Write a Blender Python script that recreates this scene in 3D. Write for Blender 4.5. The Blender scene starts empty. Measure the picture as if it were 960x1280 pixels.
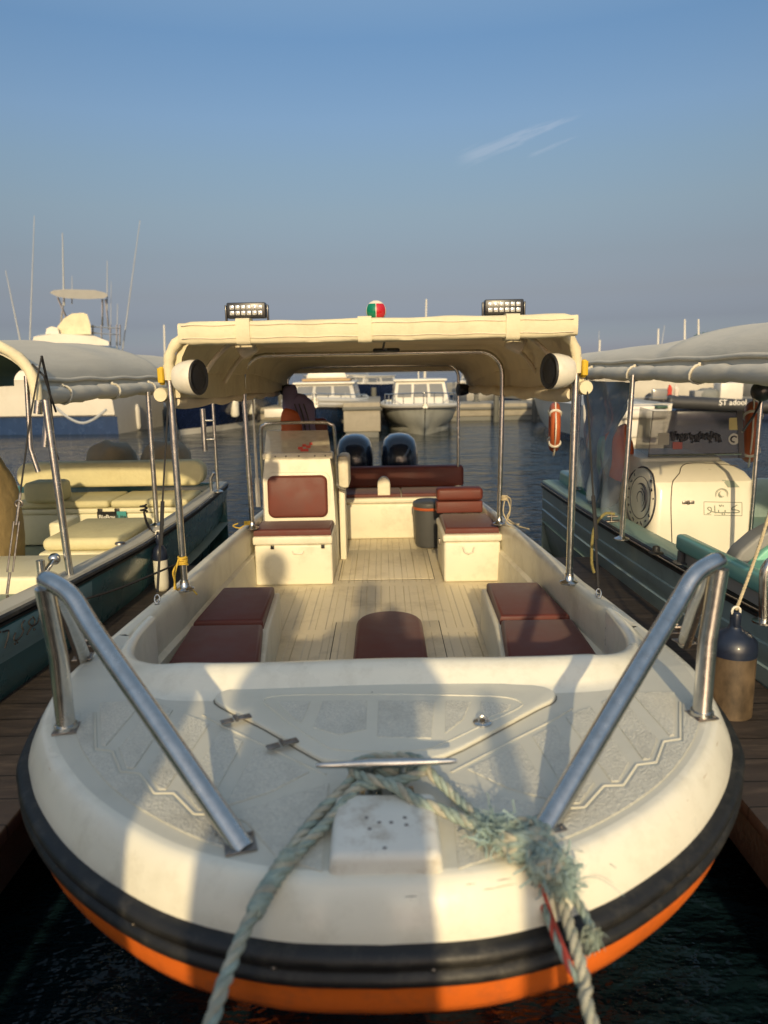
import bpy, bmesh, math, random
from mathutils import Vector, Matrix, noise
random.seed(7)
R = math.radians
S = bpy.context.scene
C = S.collection
# ------------------------------------------------------------------ camera
CAM = Vector((0, 0, 1.8)); TH = R(11.0); RO = R(1.0); F = 900.0
_F = Vector((0, math.cos(TH), -math.sin(TH)))
_R0 = Vector((1, 0, 0)); _U0 = Vector((0, math.sin(TH), math.cos(TH)))
_R = _R0 * math.cos(RO) - _U0 * math.sin(RO)
_U = _U0 * math.cos(RO) + _R0 * math.sin(RO)
cd = bpy.data.cameras.new('camera'); cam = bpy.data.objects.new('camera', cd); C.objects.link(cam)
cd.sensor_fit = 'VERTICAL'; cd.sensor_height = 36; cd.sensor_width = 27; cd.lens = 36 * F / 1280
cd.clip_start = 0.05; cd.clip_end = 20000
cam.matrix_world = Matrix(((_R.x, _U.x, -_F.x, CAM.x), (_R.y, _U.y, -_F.y, CAM.y), (_R.z, _U.z, -_F.z, CAM.z), (0, 0, 0, 1)))
cd.dof.use_dof = True; cd.dof.focus_distance = 3.6; cd.dof.aperture_fstop = 2.4
S.camera = cam

def P(px, py, z=None, Y=None, X=None):
    """world point seen at a pixel of the 960x1280 photograph, on a plane z=, Y= or X="""
    d = _F + _R * ((px - 480) / F) + _U * ((640 - py) / F)
    if z is not None: t = (z - CAM.z) / d.z
    elif Y is not None: t = Y / d.y
    else: t = X / d.x
    return CAM + d * t

# ------------------------------------------------------------------ light
SUN_EL, SUN_AZ = R(19.0), R(180.5)      # the sun stands low behind the camera
w = bpy.data.worlds.new('World'); S.world = w; w.use_nodes = True
nt = w.node_tree; nt.nodes.clear()
def N(t, nt, **k):
    n = nt.nodes.new(t)
    for a, b in k.items(): setattr(n, a, b)
    return n
wo = N('ShaderNodeOutputWorld', nt); bg = N('ShaderNodeBackground', nt); sky = N('ShaderNodeTexSky', nt)
sky.sky_type = 'NISHITA'; sky.sun_disc = False; sky.sun_elevation = SUN_EL; sky.sun_rotation = SUN_AZ
sky.air_density = 1.0; sky.dust_density = 2.2; sky.ozone_density = 2.0; sky.altitude = 0
bg.inputs['Strength'].default_value = 0.12
tc = N('ShaderNodeTexCoord', nt); sep = N('ShaderNodeSeparateXYZ', nt)
nt.links.new(tc.outputs['Generated'], sep.inputs[0])
ramp = N('ShaderNodeValToRGB', nt)
SKYRAMP = [(0.0, (1.6, 1.5, 2.0)), (.01, (1.3, 1.25, 1.75)), (.027, (.9, .9, 1.3)), (.045, (.70, .70, .95)), (.063, (.60, .555, .72)), (.099, (.655, .545, .59)), (.145, (.74, .615, .59)), (.2, (.88, .765, .68)), (.252, (.94, .88, .80)), (.30, (.97, .97, .95)), (.38, (.88, 1.0, 1.05)), (.55, (2.0, 1.8, 1.5)), (1, (3.5, 2.9, 2.2))]
el = ramp.color_ramp.elements
el[0].position = 0; el[0].color = SKYRAMP[0][1] + (1,)
el[1].position = 1; el[1].color = SKYRAMP[-1][1] + (1,)
for p_, c_ in SKYRAMP[1:-1]:
    e = el.new(p_); e.color = c_ + (1,)
nt.links.new(sep.outputs['Z'], ramp.inputs['Fac'])
mul = N('ShaderNodeMix', nt, data_type='RGBA', blend_type='MULTIPLY'); mul.inputs['Factor'].default_value = 1
nt.links.new(sky.outputs[0], mul.inputs['A']); nt.links.new(ramp.outputs[0], mul.inputs['B'])
# a faint torn wisp of high cloud, as a feature of the sky in a fixed direction
def wisp(px0, py0, px1, py1, wid, amt, src):
    a = (P(px0, py0, Y=1) - CAM).normalized(); b = (P(px1, py1, Y=1) - CAM).normalized()
    ax = (b - a); L = ax.length; ax.normalize(); nrm = a.cross(b).normalized()
    def dot(v, off, sc):
        m = N('ShaderNodeVectorMath', nt, operation='DOT_PRODUCT'); m.inputs[1].default_value = v
        nt.links.new(tc.outputs['Generated'], m.inputs[0])
        q = N('ShaderNodeMath', nt, operation='MULTIPLY_ADD'); q.inputs[1].default_value = sc; q.inputs[2].default_value = -off * sc
        nt.links.new(m.outputs['Value'], q.inputs[0]); return q
    u = dot(ax, a.dot(ax), 1 / L); v = dot(nrm, 0, 1 / wid)
    cmb = N('ShaderNodeCombineXYZ', nt); nt.links.new(u.outputs[0], cmb.inputs[0]); nt.links.new(v.outputs[0], cmb.inputs[1])
    nz = N('ShaderNodeTexNoise', nt); nz.inputs['Scale'].default_value = 2.6; nz.inputs['Detail'].default_value = 7; nz.inputs['Roughness'].default_value = .62
    nt.links.new(cmb.outputs[0], nz.inputs['Vector'])
    # distance from the axis, displaced by noise
    ab = N('ShaderNodeMath', nt, operation='MULTIPLY_ADD'); ab.inputs[1].default_value = 2.4; ab.inputs[2].default_value = -1.2
    nt.links.new(nz.outputs['Fac'], ab.inputs[0])
    ad = N('ShaderNodeMath', nt, operation='ADD'); nt.links.new(v.outputs[0], ad.inputs[0]); nt.links.new(ab.outputs[0], ad.inputs[1])
    aa = N('ShaderNodeMath', nt, operation='ABSOLUTE'); nt.links.new(ad.outputs[0], aa.inputs[0])
    taper = N('ShaderNodeMapRange', nt); taper.inputs['From Min'].default_value = 0; taper.inputs['From Max'].default_value = 1
    taper.inputs['To Min'].default_value = 1.0; taper.inputs['To Max'].default_value = .25
    nt.links.new(u.outputs[0], taper.inputs['Value'])
    mr = N('ShaderNodeMapRange', nt, interpolation_type='SMOOTHSTEP'); mr.inputs['From Min'].default_value = 0
    nt.links.new(taper.outputs[0], mr.inputs['From Max']); mr.inputs['To Min'].default_value = 1; mr.inputs['To Max'].default_value = 0
    nt.links.new(aa.outputs[0], mr.inputs['Value'])
    e1 = N('ShaderNodeMapRange', nt, interpolation_type='SMOOTHSTEP'); e1.inputs['From Min'].default_value = -.05; e1.inputs['From Max'].default_value = .18
    nt.links.new(u.outputs[0], e1.inputs['Value'])
    e2 = N('ShaderNodeMapRange', nt, interpolation_type='SMOOTHSTEP'); e2.inputs['From Min'].default_value = 1.05; e2.inputs['From Max'].default_value = .7
    nt.links.new(u.outputs[0], e2.inputs['Value'])
    m = None
    for x in (mr, e1, e2):
        if m is None: m = x.outputs[0]; continue
        k = N('ShaderNodeMath', nt, operation='MULTIPLY'); nt.links.new(m, k.inputs[0]); nt.links.new(x.outputs[0], k.inputs[1]); m = k.outputs[0]
    k = N('ShaderNodeMath', nt, operation='MULTIPLY'); nt.links.new(m, k.inputs[0]); k.inputs[1].default_value = amt
    mx = N('ShaderNodeMix', nt, data_type='RGBA'); nt.links.new(k.outputs[0], mx.inputs['Factor'])
    nt.links.new(src, mx.inputs['A']); mx.inputs['B'].default_value = (5.2, 5.5, 6.2, 1)
    return mx.outputs['Result']
src = wisp(572, 202, 730, 140, .013, .22, mul.outputs['Result'])
src = wisp(660, 196, 725, 168, .004, .14, src)
nt.links.new(src, bg.inputs['Color']); nt.links.new(bg.outputs[0], wo.inputs[0])

sl = bpy.data.lights.new('sun', 'SUN'); so = bpy.data.objects.new('sun', sl); C.objects.link(so)
sl.energy = 3.65; sl.angle = R(0.9); sl.color = (1.0, .78, .45)
_sd = Vector((math.sin(SUN_AZ) * math.cos(SUN_EL), math.cos(SUN_AZ) * math.cos(SUN_EL), math.sin(SUN_EL)))
so.rotation_euler = _sd.to_track_quat('Z', 'Y').to_euler(); so.location = (0, -20, 12)
S.view_settings.view_transform = 'Standard'; S.view_settings.look = 'None'
S.view_settings.exposure = 0.0; S.view_settings.gamma = 1; S.view_settings.use_curve_mapping = False
S.cycles.max_bounces = 8; S.cycles.transparent_max_bounces = 12; S.cycles.sample_clamp_indirect = 6
S.cycles.caustics_reflective = False; S.cycles.caustics_refractive = False
S.cycles.use_denoising = True

# ------------------------------------------------------------------ materials
def srgb(r, g, b):
    f = lambda c: (c / 255 / 12.92) if c / 255 <= .04045 else ((c / 255 + .055) / 1.055) ** 2.4
    return (f(r), f(g), f(b))
def M(name, col, rough=.5, metal=0.0, var=.08, vs=4.0, bump=0.0, bs=60.0, dirt=None, da=.0, ds=2.5, coat=0.0, rv=.08, stretch=(1, 1, 1), alpha=1.0, trans=0.0, sheen=0.0, bdist=.01):
    m = bpy.data.materials.new(name); m.use_nodes = True; t = m.node_tree; b = t.nodes['Principled BSDF']
    b.inputs['Roughness'].default_value = rough; b.inputs['Metallic'].default_value = metal
    b.inputs['Coat Weight'].default_value = coat; b.inputs['Coat Roughness'].default_value = .12
    b.inputs['Sheen Weight'].default_value = sheen
    b.inputs['Alpha'].default_value = alpha; b.inputs['Transmission Weight'].default_value = trans
    tcn = N('ShaderNodeTexCoord', t); mp = N('ShaderNodeMapping', t); mp.inputs['Scale'].default_value = stretch
    t.links.new(tcn.outputs['Object'], mp.inputs[0])
    n1 = N('ShaderNodeTexNoise', t); n1.inputs['Scale'].default_value = vs; n1.inputs['Detail'].default_value = 6; n1.inputs['Roughness'].default_value = .6
    t.links.new(mp.outputs[0], n1.inputs['Vector'])
    cr = N('ShaderNodeValToRGB', t); e = cr.color_ramp.elements
    e[0].position = .3; e[1].position = .7
    e[0].color = tuple(c * (1 - var) for c in col) + (1,); e[1].color = tuple(min(1, c * (1 + var)) for c in col) + (1,)
    t.links.new(n1.outputs['Fac'], cr.inputs[0]); out = cr.outputs[0]
    if dirt:
        n2 = N('ShaderNodeTexNoise', t); n2.inputs['Scale'].default_value = ds; n2.inputs['Detail'].default_value = 9; n2.inputs['Roughness'].default_value = .72
        t.links.new(mp.outputs[0], n2.inputs['Vector'])
        r2 = N('ShaderNodeMapRange', t); r2.inputs['From Min'].default_value = .5; r2.inputs['From Max'].default_value = .74; r2.inputs['To Max'].default_value = da
        t.links.new(n2.outputs['Fac'], r2.inputs['Value'])
        mx = N('ShaderNodeMix', t, data_type='RGBA'); t.links.new(r2.outputs[0], mx.inputs['Factor']); t.links.new(out, mx.inputs['A'])
        mx.inputs['B'].default_value = tuple(dirt) + (1,); out = mx.outputs['Result']
    t.links.new(out, b.inputs['Base Color'])
    if rv:
        r3 = N('ShaderNodeMapRange', t); r3.inputs['From Min'].default_value = .3; r3.inputs['From Max'].default_value = .7
        r3.inputs['To Min'].default_value = max(.02, rough - rv); r3.inputs['To Max'].default_value = min(1, rough + rv)
        t.links.new(n1.outputs['Fac'], r3.inputs['Value']); t.links.new(r3.outputs[0], b.inputs['Roughness'])
    if bump:
        n4 = N('ShaderNodeTexNoise', t); n4.inputs['Scale'].default_value = bs; n4.inputs['Detail'].default_value = 4
        t.links.new(mp.outputs[0], n4.inputs['Vector'])
        bn = N('ShaderNodeBump', t); bn.inputs['Strength'].default_value = bump; bn.inputs['Distance'].default_value = bdist
        t.links.new(n4.outputs['Fac'], bn.inputs['Height']); t.links.new(bn.outputs[0], b.inputs['Normal'])
    return m

GEL = (.80, .77, .64)
m_gel = M('cream_gelcoat', GEL, .34, var=.05, vs=2.5, dirt=(.42, .37, .25), da=.3, ds=13, coat=.35, bump=.06, bs=30, rv=.14)
m_gel_in = M('cream_gelcoat_liner', (.76, .71, .56), .45, var=.04, vs=3, dirt=(.36, .31, .21), da=.45, ds=4, bump=.05, bs=12)
m_non = M('nonskid_gelcoat', (.68, .66, .56), .5, var=.14, vs=130, dirt=(.36, .35, .30), da=.5, ds=7, bump=1.0, bs=170, bdist=.006)
m_pad = M('bow_pad_gelcoat', (.76, .74, .65), .4, var=.05, vs=8, dirt=(.33, .24, .14), da=.85, ds=11)
m_deck = M('grey_white_deck_gelcoat', (.63, .61, .51), .42, var=.04, vs=5, dirt=(.38, .37, .31), da=.35, ds=5, bump=.05, bs=30)
m_hatch = M('hatch_gelcoat', (.68, .66, .55), .4, var=.04, vs=6, dirt=(.42, .40, .33), da=.3, ds=6, bump=.05, bs=40)
m_orange = M('orange_hull_paint', (.70, .15, .02), .36, var=.10, vs=5, dirt=(.30, .09, .04), da=.7, ds=16, coat=.25, bump=.15, bs=20)
m_rub = M('black_rubber', (.012, .012, .012), .5, var=.3, vs=20, bump=.25, bs=120, dirt=(.10, .09, .07), da=.5, ds=14, bdist=.003)
m_steel = M('stainless_steel', (.60, .59, .56), .24, 1, var=.10, vs=30, rv=.05, dirt=(.25, .20, .15), da=.3, ds=45)
m_steel_old = M('pitted_steel', (.30, .27, .24), .42, 1, var=.25, vs=60, dirt=(.14, .07, .04), da=.8, ds=40, bump=.3, bs=150, bdist=.002)
m_leather = M('brown_red_leather', (.10, .018, .011), .62, var=.12, vs=9, bump=.35, bs=180, bdist=.002, sheen=.1)
m_leather2 = M('red_brown_vinyl', (.13, .028, .017), .58, var=.14, vs=7, bump=.35, bs=160, bdist=.002)
m_canvas = M('cream_canvas', (.66, .59, .40), .8, var=.07, vs=6, dirt=(.40, .32, .20), da=.5, ds=5, bump=.5, bs=14, bdist=.012)
m_canvas_in = M('beige_canvas_lining', (.74, .64, .47), .85, var=.10, vs=3, bump=.6, bs=7, bdist=.02)
m_black = M('black_plastic', (.012, .012, .013), .35, var=.2, vs=30, coat=.3)
m_mesh = M('speaker_mesh', (.012, .012, .014), .5, var=.2, vs=300, bump=.6, bs=400, bdist=.002)
m_white = M('white_plastic', (.68, .64, .54), .4, var=.04, vs=12, dirt=(.40, .33, .22), da=.4, ds=18)
m_red = M('red_lens', (.45, .01, .015), .15, coat=.6)
m_green = M('green_lens', (.0, .16, .08), .15, coat=.6)
m_navy_eng = M('navy_engine_paint', (.012, .022, .042), .22, var=.1, coat=.6)
m_grey_bin = M('dark_grey_plastic', (.07, .072, .075), .5, var=.1)
m_yellow = M('yellow_rope', (.55, .36, .04), .8, var=.2, vs=60)
m_tan_rope = M('tan_rope', (.50, .42, .27), .85, var=.2, vs=60, bump=.5, bs=200)
m_teal_rope = M('teal_rope', (.29, .36, .31), .9, var=.35, vs=30, dirt=(.42, .40, .30), da=.9, ds=18, bump=.6, bs=260, bdist=.003)
m_grey_rope = M('grey_weathered_rope', (.42, .40, .31), .85, var=.3, vs=30, dirt=(.20, .34, .27), da=.7, ds=18, bump=.6, bs=260, bdist=.003)
m_fuzz = M('frayed_teal_fibre', (.28, .38, .36), .8, var=.35, vs=20)
m_redyarn = M('red_yarn', (.48, .07, .045), .85, var=.2, vs=50)
m_cord = M('black_cord', (.015, .014, .014), .7)
m_wire = M('steel_wire', (.35, .33, .30), .4, .9, var=.2, vs=80)
def glassy(name, col, alpha, rough=.06):
    m = bpy.data.materials.new(name); m.use_nodes = True; t = m.node_tree; t.nodes.clear()
    o = N('ShaderNodeOutputMaterial', t); g = N('ShaderNodeBsdfPrincipled', t); tr = N('ShaderNodeBsdfTransparent', t); mx = N('ShaderNodeMixShader', t)
    g.inputs['Base Color'].default_value = col + (1,); g.inputs['Roughness'].default_value = rough
    nz = N('ShaderNodeTexNoise', t); nz.inputs['Scale'].default_value = 9; nz.inputs['Detail'].default_value = 5
    mr = N('ShaderNodeMapRange', t); mr.inputs['To Min'].default_value = max(0, alpha - .12); mr.inputs['To Max'].default_value = min(1, alpha + .12)
    t.links.new(nz.outputs['Fac'], mr.inputs['Value']); t.links.new(mr.outputs[0], mx.inputs[0])
    t.links.new(tr.outputs[0], mx.inputs[1]); t.links.new(g.outputs[0], mx.inputs[2]); t.links.new(mx.outputs[0], o.inputs[0])
    return m
m_acryl = glassy('scratched_acrylic', (.75, .68, .52), .42)
m_smoke = glassy('smoked_acrylic', (.06, .06, .055), .5)
m_clear = glassy('clear_plastic_sheet', (.30, .38, .46), .40, .12)

# ------------------------------------------------------------------ geometry helpers
def sm(pts, k=6, closed=False):
    pts = [Vector(p) for p in pts]; n = len(pts); out = []
    for i in range(n if closed else n - 1):
        if closed: a, b, c, d = pts[(i - 1) % n], pts[i], pts[(i + 1) % n], pts[(i + 2) % n]
        else: a, b, c, d = pts[max(i - 1, 0)], pts[i], pts[i + 1], pts[min(i + 2, n - 1)]
        for j in range(k):
            t = j / k
            out.append(.5 * ((2 * b) + (c - a) * t + (2 * a - 5 * b + 4 * c - d) * t * t + (3 * b - a - 3 * c + d) * t ** 3))
    if not closed: out.append(pts[-1])
    return out
class G:
    def __init__(s): s.b = bmesh.new(); s.mats = None
    def ring(s, pts): return [s.b.verts.new(p) for p in pts]
    def bridge(s, a, b, closed=True, mi=0):
        n = len(a)
        for i in range(n if closed else n - 1):
            try:
                f = s.b.faces.new((a[i], a[(i + 1) % n], b[(i + 1) % n], b[i])); f.material_index = mi
            except ValueError: pass
    def cap(s, r, mi=0):
        try: f = s.b.faces.new(r); f.material_index = mi
        except ValueError: pass
    def loft(s, rings, closed=True, caps=True, loop=False, mi=0):
        rr = [s.ring(r) for r in rings]
        for i in range(len(rr) - 1): s.bridge(rr[i], rr[i + 1], closed, mi)
        if loop: s.bridge(rr[-1], rr[0], closed, mi)
        elif caps and closed: s.cap(rr[0][::-1], mi); s.cap(rr[-1], mi)
        return s
    def tube(s, pts, r, n=10, closed=False, flat=None, mi=0):
        pts = [Vector(p) for p in pts]; m = len(pts)
        rad = r if isinstance(r, (list, tuple)) else [r] * m
        T = []
        for i in range(m):
            a = pts[(i - 1) % m] if (closed or i) else pts[0]; b = pts[(i + 1) % m] if (closed or i < m - 1) else pts[-1]
            t = (b - a); T.append(t.normalized() if t.length > 1e-9 else Vector((0, 0, 1)))
        up = Vector((0, 0, 1)) if abs(T[0].z) < .9 else Vector((1, 0, 0))
        u = T[0].cross(up).normalized(); rings = []
        for i in range(m):
            u = (u - T[i] * u.dot(T[i])); u.normalize(); v = T[i].cross(u)
            rings.append([pts[i] + (u * math.cos(a) + v * math.sin(a)) * rad[i] for a in [2 * math.pi * j / n for j in range(n)]])
        return s.loft(rings, True, True, closed, mi)
    def _add(s, t, mat=None):
        if mat is not None: bmesh.ops.transform(t, matrix=mat, verts=t.verts)
        mp = {}
        for v in t.verts: mp[v] = s.b.verts.new(v.co)
        for f in t.faces:
            g = s.b.faces.new([mp[v] for v in f.verts]); g.material_index = f.material_index
        t.free(); return s
    def box(s, c, d, bev=0, rz=0, rx=0, ry=0, seg=2, mi=0, taper=None):
        t = bmesh.new(); bmesh.ops.create_cube(t, size=1)
        for v in t.verts:
            k = 1
            if taper and v.co.z > 0: k = taper
            v.co = Vector((v.co.x * d[0] * k, v.co.y * d[1] * k, v.co.z * d[2]))
        if bev: bmesh.ops.bevel(t, geom=t.edges[:], offset=min(bev, min(d) * .49), segments=seg, profile=.5, affect='EDGES')
        for f in t.faces: f.material_index = mi
        return s._add(t, Matrix.Translation(c) @ Matrix.Rotation(rz, 4, 'Z') @ Matrix.Rotation(ry, 4, 'Y') @ Matrix.Rotation(rx, 4, 'X'))
    def b2(s, x0, x1, y0, y1, z0, z1, bev=0, mi=0, seg=2):
        return s.box(((x0 + x1) / 2, (y0 + y1) / 2, (z0 + z1) / 2), (abs(x1 - x0), abs(y1 - y0), abs(z1 - z0)), bev, mi=mi, seg=seg)
    def lathe(s, prof, c=(0, 0, 0), axis='Z', n=24, mi=0):
        c = Vector(c); rings = []
        for r, h in prof:
            rg = []
            for j in range(n):
                a = 2 * math.pi * j / n; x, y = max(r, 1e-4) * math.cos(a), max(r, 1e-4) * math.sin(a)
                p = (x, y, h) if axis == 'Z' else ((h, x, y) if axis == 'X' else (y, h, x))
                rg.append(c + Vector(p))
            rings.append(rg)
        return s.loft(rings, mi=mi)
    def prism(s, poly, z0, z1, bev=0, mi=0, seg=2, zf=None):
        t = bmesh.new(); vs = [t.verts.new((p[0], p[1], z0)) for p in poly]; f = t.faces.new(vs)
        bmesh.ops.recalc_face_normals(t, faces=[f])
        if f.normal.z > 0: f.normal_flip()
        r = bmesh.ops.extrude_face_region(t, geom=[f]); tv = [v for v in r['geom'] if isinstance(v, bmesh.types.BMVert)]
        for v in tv: v.co.z = z1
        if bev:
            ed = [e for e in t.edges if all(v in tv for v in e.verts)]
            bmesh.ops.bevel(t, geom=ed, offset=bev, segments=seg, profile=.5, affect='EDGES')
        for q in t.faces: q.material_index = mi
        return s._add(t)
    def ball(s, c, r, sc=(1, 1, 1), n=16, mi=0):
        t = bmesh.new(); bmesh.ops.create_uvsphere(t, u_segments=n, v_segments=max(6, n // 2), radius=r)
        for f in t.faces: f.material_index = mi
        return s._add(t, Matrix.Translation(c) @ Matrix.Diagonal((*sc, 1)))
    def sheet(s, grid, mi=0, thick=0):
        rr = [s.ring(g) for g in grid]
        for i in range(len(rr) - 1): s.bridge(rr[i], rr[i + 1], False, mi)
        return s
    def rope(s, pts, r, pitch=None, n=6, strands=3, mis=(0, 0, 0)):
        """laid rope: strands wound round the path"""
        pts = [Vector(p) for p in pts]
        # resample
        L = [0]
        for i in range(1, len(pts)): L.append(L[-1] + (pts[i] - pts[i - 1]).length)
        pitch = pitch or r * 7; ns = max(8, int(L[-1] / (pitch / 8))); q = []; j = 0
        for i in range(ns + 1):
            d = L[-1] * i / ns
            while j < len(L) - 2 and L[j + 1] < d: j += 1
            q.append(pts[j].lerp(pts[j + 1], (d - L[j]) / max(1e-9, L[j + 1] - L[j])))
        T = [(q[min(i + 1, ns)] - q[max(i - 1, 0)]).normalized() for i in range(ns + 1)]
        up = Vector((0, 0, 1)) if abs(T[0].z) < .9 else Vector((1, 0, 0)); u = T[0].cross(up).normalized()
        P3 = [[] for _ in range(strands)]
        for i in range(ns + 1):
            u = (u - T[i] * u.dot(T[i])).normalized(); v = T[i].cross(u); a0 = 2 * math.pi * (L[-1] * i / ns) / pitch
            for k in range(strands):
                a = a0 + 2 * math.pi * k / strands
                P3[k].append(q[i] + (u * math.cos(a) + v * math.sin(a)) * r * .52)
        for k in range(strands): s.tube(P3[k], r * .56, n, mi=mis[k % len(mis)])
        return s

def fill(g, pts, mi=0):
    from mathutils.geometry import tessellate_polygon
    vs = [g.b.verts.new(p) for p in pts]
    for t in tessellate_polygon([[Vector(p) for p in pts]]):
        try: g.b.faces.new([vs[k] for k in t]).material_index = mi
        except ValueError: pass
    return g
def obj(name, g, mat, parent=None, smooth=35, local=False):
    me = bpy.data.meshes.new(name); bm = g.b
    bmesh.ops.recalc_face_normals(bm, faces=bm.faces[:])
    if parent is not None and not local:
        off = parent.location.copy(); q = parent.parent
        while q is not None: off += q.location; q = q.parent
        bmesh.ops.translate(bm, vec=-off, verts=bm.verts)
    bm.to_mesh(me); bm.free()
    for m in (mat if isinstance(mat, (list, tuple)) else [mat]): me.materials.append(m)
    if smooth:
        me.polygons.foreach_set('use_smooth', [True] * len(me.polygons)); me.set_sharp_from_angle(angle=R(smooth))
    o = bpy.data.objects.new(name, me); C.objects.link(o)
    if parent is not None: o.parent = parent
    return o
def tag(o, label, cat, group=None, kind=None):
    if label: o['label'] = label
    if cat: o['category'] = cat
    if group: o['group'] = group
    if kind: o['kind'] = kind
    return o
def thing(name, loc, label, cat, group=None):
    o = bpy.data.objects.new(name, None); o.empty_display_size = .2; C.objects.link(o); o.location = loc
    return tag(o, label, cat, group)
def solo(name, g, mat, label, cat, group=None, smooth=35):
    """a thing that is one mesh; its origin goes to its foot"""
    bm = g.b; zs = [v.co.z for v in bm.verts]; n = len(zs)
    c = Vector((sum(v.co.x for v in bm.verts) / n, sum(v.co.y for v in bm.verts) / n, min(zs)))
    bmesh.ops.translate(bm, vec=-c, verts=bm.verts)
    o = obj(name, g, mat, None, smooth); o.location = c
    return tag(o, label, cat, group)
def copy_tree(o, parent=None):
    c = o.copy(); C.objects.link(c)
    if parent is not None: c.parent = parent
    for ch in list(o.children): copy_tree(ch, c)
    return c
# ------------------------------------------------------------------ water and docks
def water_mat():
    m = bpy.data.materials.new('harbour_water'); m.use_nodes = True; t = m.node_tree; b = t.nodes['Principled BSDF']
    b.inputs['Base Color'].default_value = (.004, .012, .016, 1); b.inputs['Roughness'].default_value = .05; b.inputs['IOR'].default_value = 1.33
    tcn = N('ShaderNodeTexCoord', t); hs = []
    for sc, st, de in ((.55, (1, 1.5, 1), 3), (3.2, (1, 1.8, 1), 4), (13, (1, 1.4, 1), 3)):
        mp = N('ShaderNodeMapping', t); mp.inputs['Scale'].default_value = st; t.links.new(tcn.outputs['Object'], mp.inputs[0])
        n = N('ShaderNodeTexNoise', t); n.inputs['Scale'].default_value = sc; n.inputs['Detail'].default_value = de; n.inputs['Roughness'].default_value = .55
        t.links.new(mp.outputs[0], n.inputs['Vector']); hs.append(n)
    prev = None
    for n, d in zip(hs, (.22, .07, .006)):
        bn = N('ShaderNodeBump', t); bn.inputs['Strength'].default_value = 1; bn.inputs['Distance'].default_value = d
        t.links.new(n.outputs['Fac'], bn.inputs['Height'])
        if prev: t.links.new(prev.outputs[0], bn.inputs['Normal'])
        prev = bn
    t.links.new(prev.outputs[0], b.inputs['Normal'])
    return m
g = G(); g.loft([[(-7000, -200, 0), (7000, -200, 0), (7000, 9000, 0), (-7000, 9000, 0)]], caps=False)
rr = g.b.verts[:]; g.b.faces.new(rr)
o = obj('water', g, water_mat(), None, 0); tag(o, 'rippled blue grey harbour water, dark beneath the boats', 'water', kind='structure')

def plank_mat():
    m = M('brown_composite_planks', (.044, .034, .029), .62, var=.2, vs=3, stretch=(1, 7, 1), dirt=(.17, .13, .10), da=.5, ds=4, bump=.15, bs=90)
    t = m.node_tree; b = t.nodes['Principled BSDF']
    tcn = N('ShaderNodeTexCoord', t); s = N('ShaderNodeSeparateXYZ', t); t.links.new(tcn.outputs['Object'], s.inputs[0])
    a = N('ShaderNodeMath', t, operation='MULTIPLY'); a.inputs[1].default_value = 1 / .14; t.links.new(s.outputs['Y'], a.inputs[0])
    f = N('ShaderNodeMath', t, operation='FRACT'); t.links.new(a.outputs[0], f.inputs[0])
    l = N('ShaderNodeMath', t, operation='LESS_THAN'); l.inputs[1].default_value = .05; t.links.new(f.outputs[0], l.inputs[0])
    lk = [k for k in t.links if k.to_socket == b.inputs['Base Color']][0].from_socket
    mx = N('ShaderNodeMix', t, data_type='RGBA'); t.links.new(l.outputs[0], mx.inputs['Factor']); t.links.new(lk, mx.inputs['A']); mx.inputs['B'].default_value = (.006, .005, .004, 1)
    t.links.new(mx.outputs['Result'], b.inputs['Base Color']); return m
m_plank = plank_mat()
m_dockside = M('dark_dock_fascia', (.03, .027, .024), .7, var=.3, vs=10, bump=.2)
m_alu = M('dull_aluminium', (.30, .30, .29), .45, .8, var=.1)
DZ = .45
def dock(name, x0, x1, y0, y1, label):
    t = thing(name, ((x0 + x1) / 2, (y0 + y1) / 2, 0), label, 'dock')
    g = G(); g.b2(x0, x1, y0, y1, DZ - .05, DZ, .008); obj('deck_planks', g, m_plank, t)
    g = G()
    g.b2(x0 + .03, x0 + .09, y0 + .02, y1 - .02, DZ - .22, DZ - .055, .004); g.b2(x1 - .09, x1 - .03, y0 + .02, y1 - .02, DZ - .22, DZ - .055, .004)
    g.b2(x0 + .10, x1 - .10, y1 - .09, y1 - .03, DZ - .22, DZ - .055, .004); obj('frame', g, m_dockside, t)
    k = 0
    yy = y0 + .5
    while yy < y1 - .3:
        g = G(); g.b2(x0 + .12, x1 - .12, yy - .35, yy + .35, -.3, DZ - .23, .05); obj('float', g, m_dockside, t); yy += 1.9
    return t
dock('finger_dock', -1.66, -1.18, .62, 5.05, 'narrow brown planked finger dock along the left side of the orange hull')
dock('finger_dock', 1.12, 1.62, .62, 5.1, 'narrow brown planked finger dock along the right side of the orange hull')
dock('main_dock', -6, 6, -2.6, .32, 'wide brown planked walkway the two people stand on')

# ------------------------------------------------------------------ main boat
boat = thing('open_motorboat', (0, 4.0, 0), 'cream open boat with orange hull, brown red cushions and cream canopy', 'boat')
half = [(0, 1.118), (.20, 1.132), (.40, 1.195), (.57, 1.30), (.71, 1.42), (.83, 1.56), (.915, 1.69), (.985, 1.84), (1.04, 2.12), (1.068, 2.60), (1.075, 3.4), (1.055, 4.3), (1.01, 5.2), (.93, 6.3), (.86, 7.1)]
XC = lambda y: -.012 * y
right = sm([Vector((x, y, 0)) for x, y in half], 6)
perim = [Vector((-p.x, p.y, 0)) for p in right[::-1][:-1]] + right     # port stern -> bow -> starboard stern
NP = len(perim)
def pnorm(i):
    a = perim[max(0, i - 1)]; b = perim[min(NP - 1, i + 1)]; t = (b - a).normalized(); return Vector((t.y, -t.x, 0))   # outward
for p in perim: p.x += XC(p.y)
NRM = [pnorm(i) for i in range(NP)]
for i in range(NP):   # make sure outward
    if NRM[i].dot(perim[i] - Vector((0, 4, 0))) < 0: NRM[i] = -NRM[i]
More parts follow.
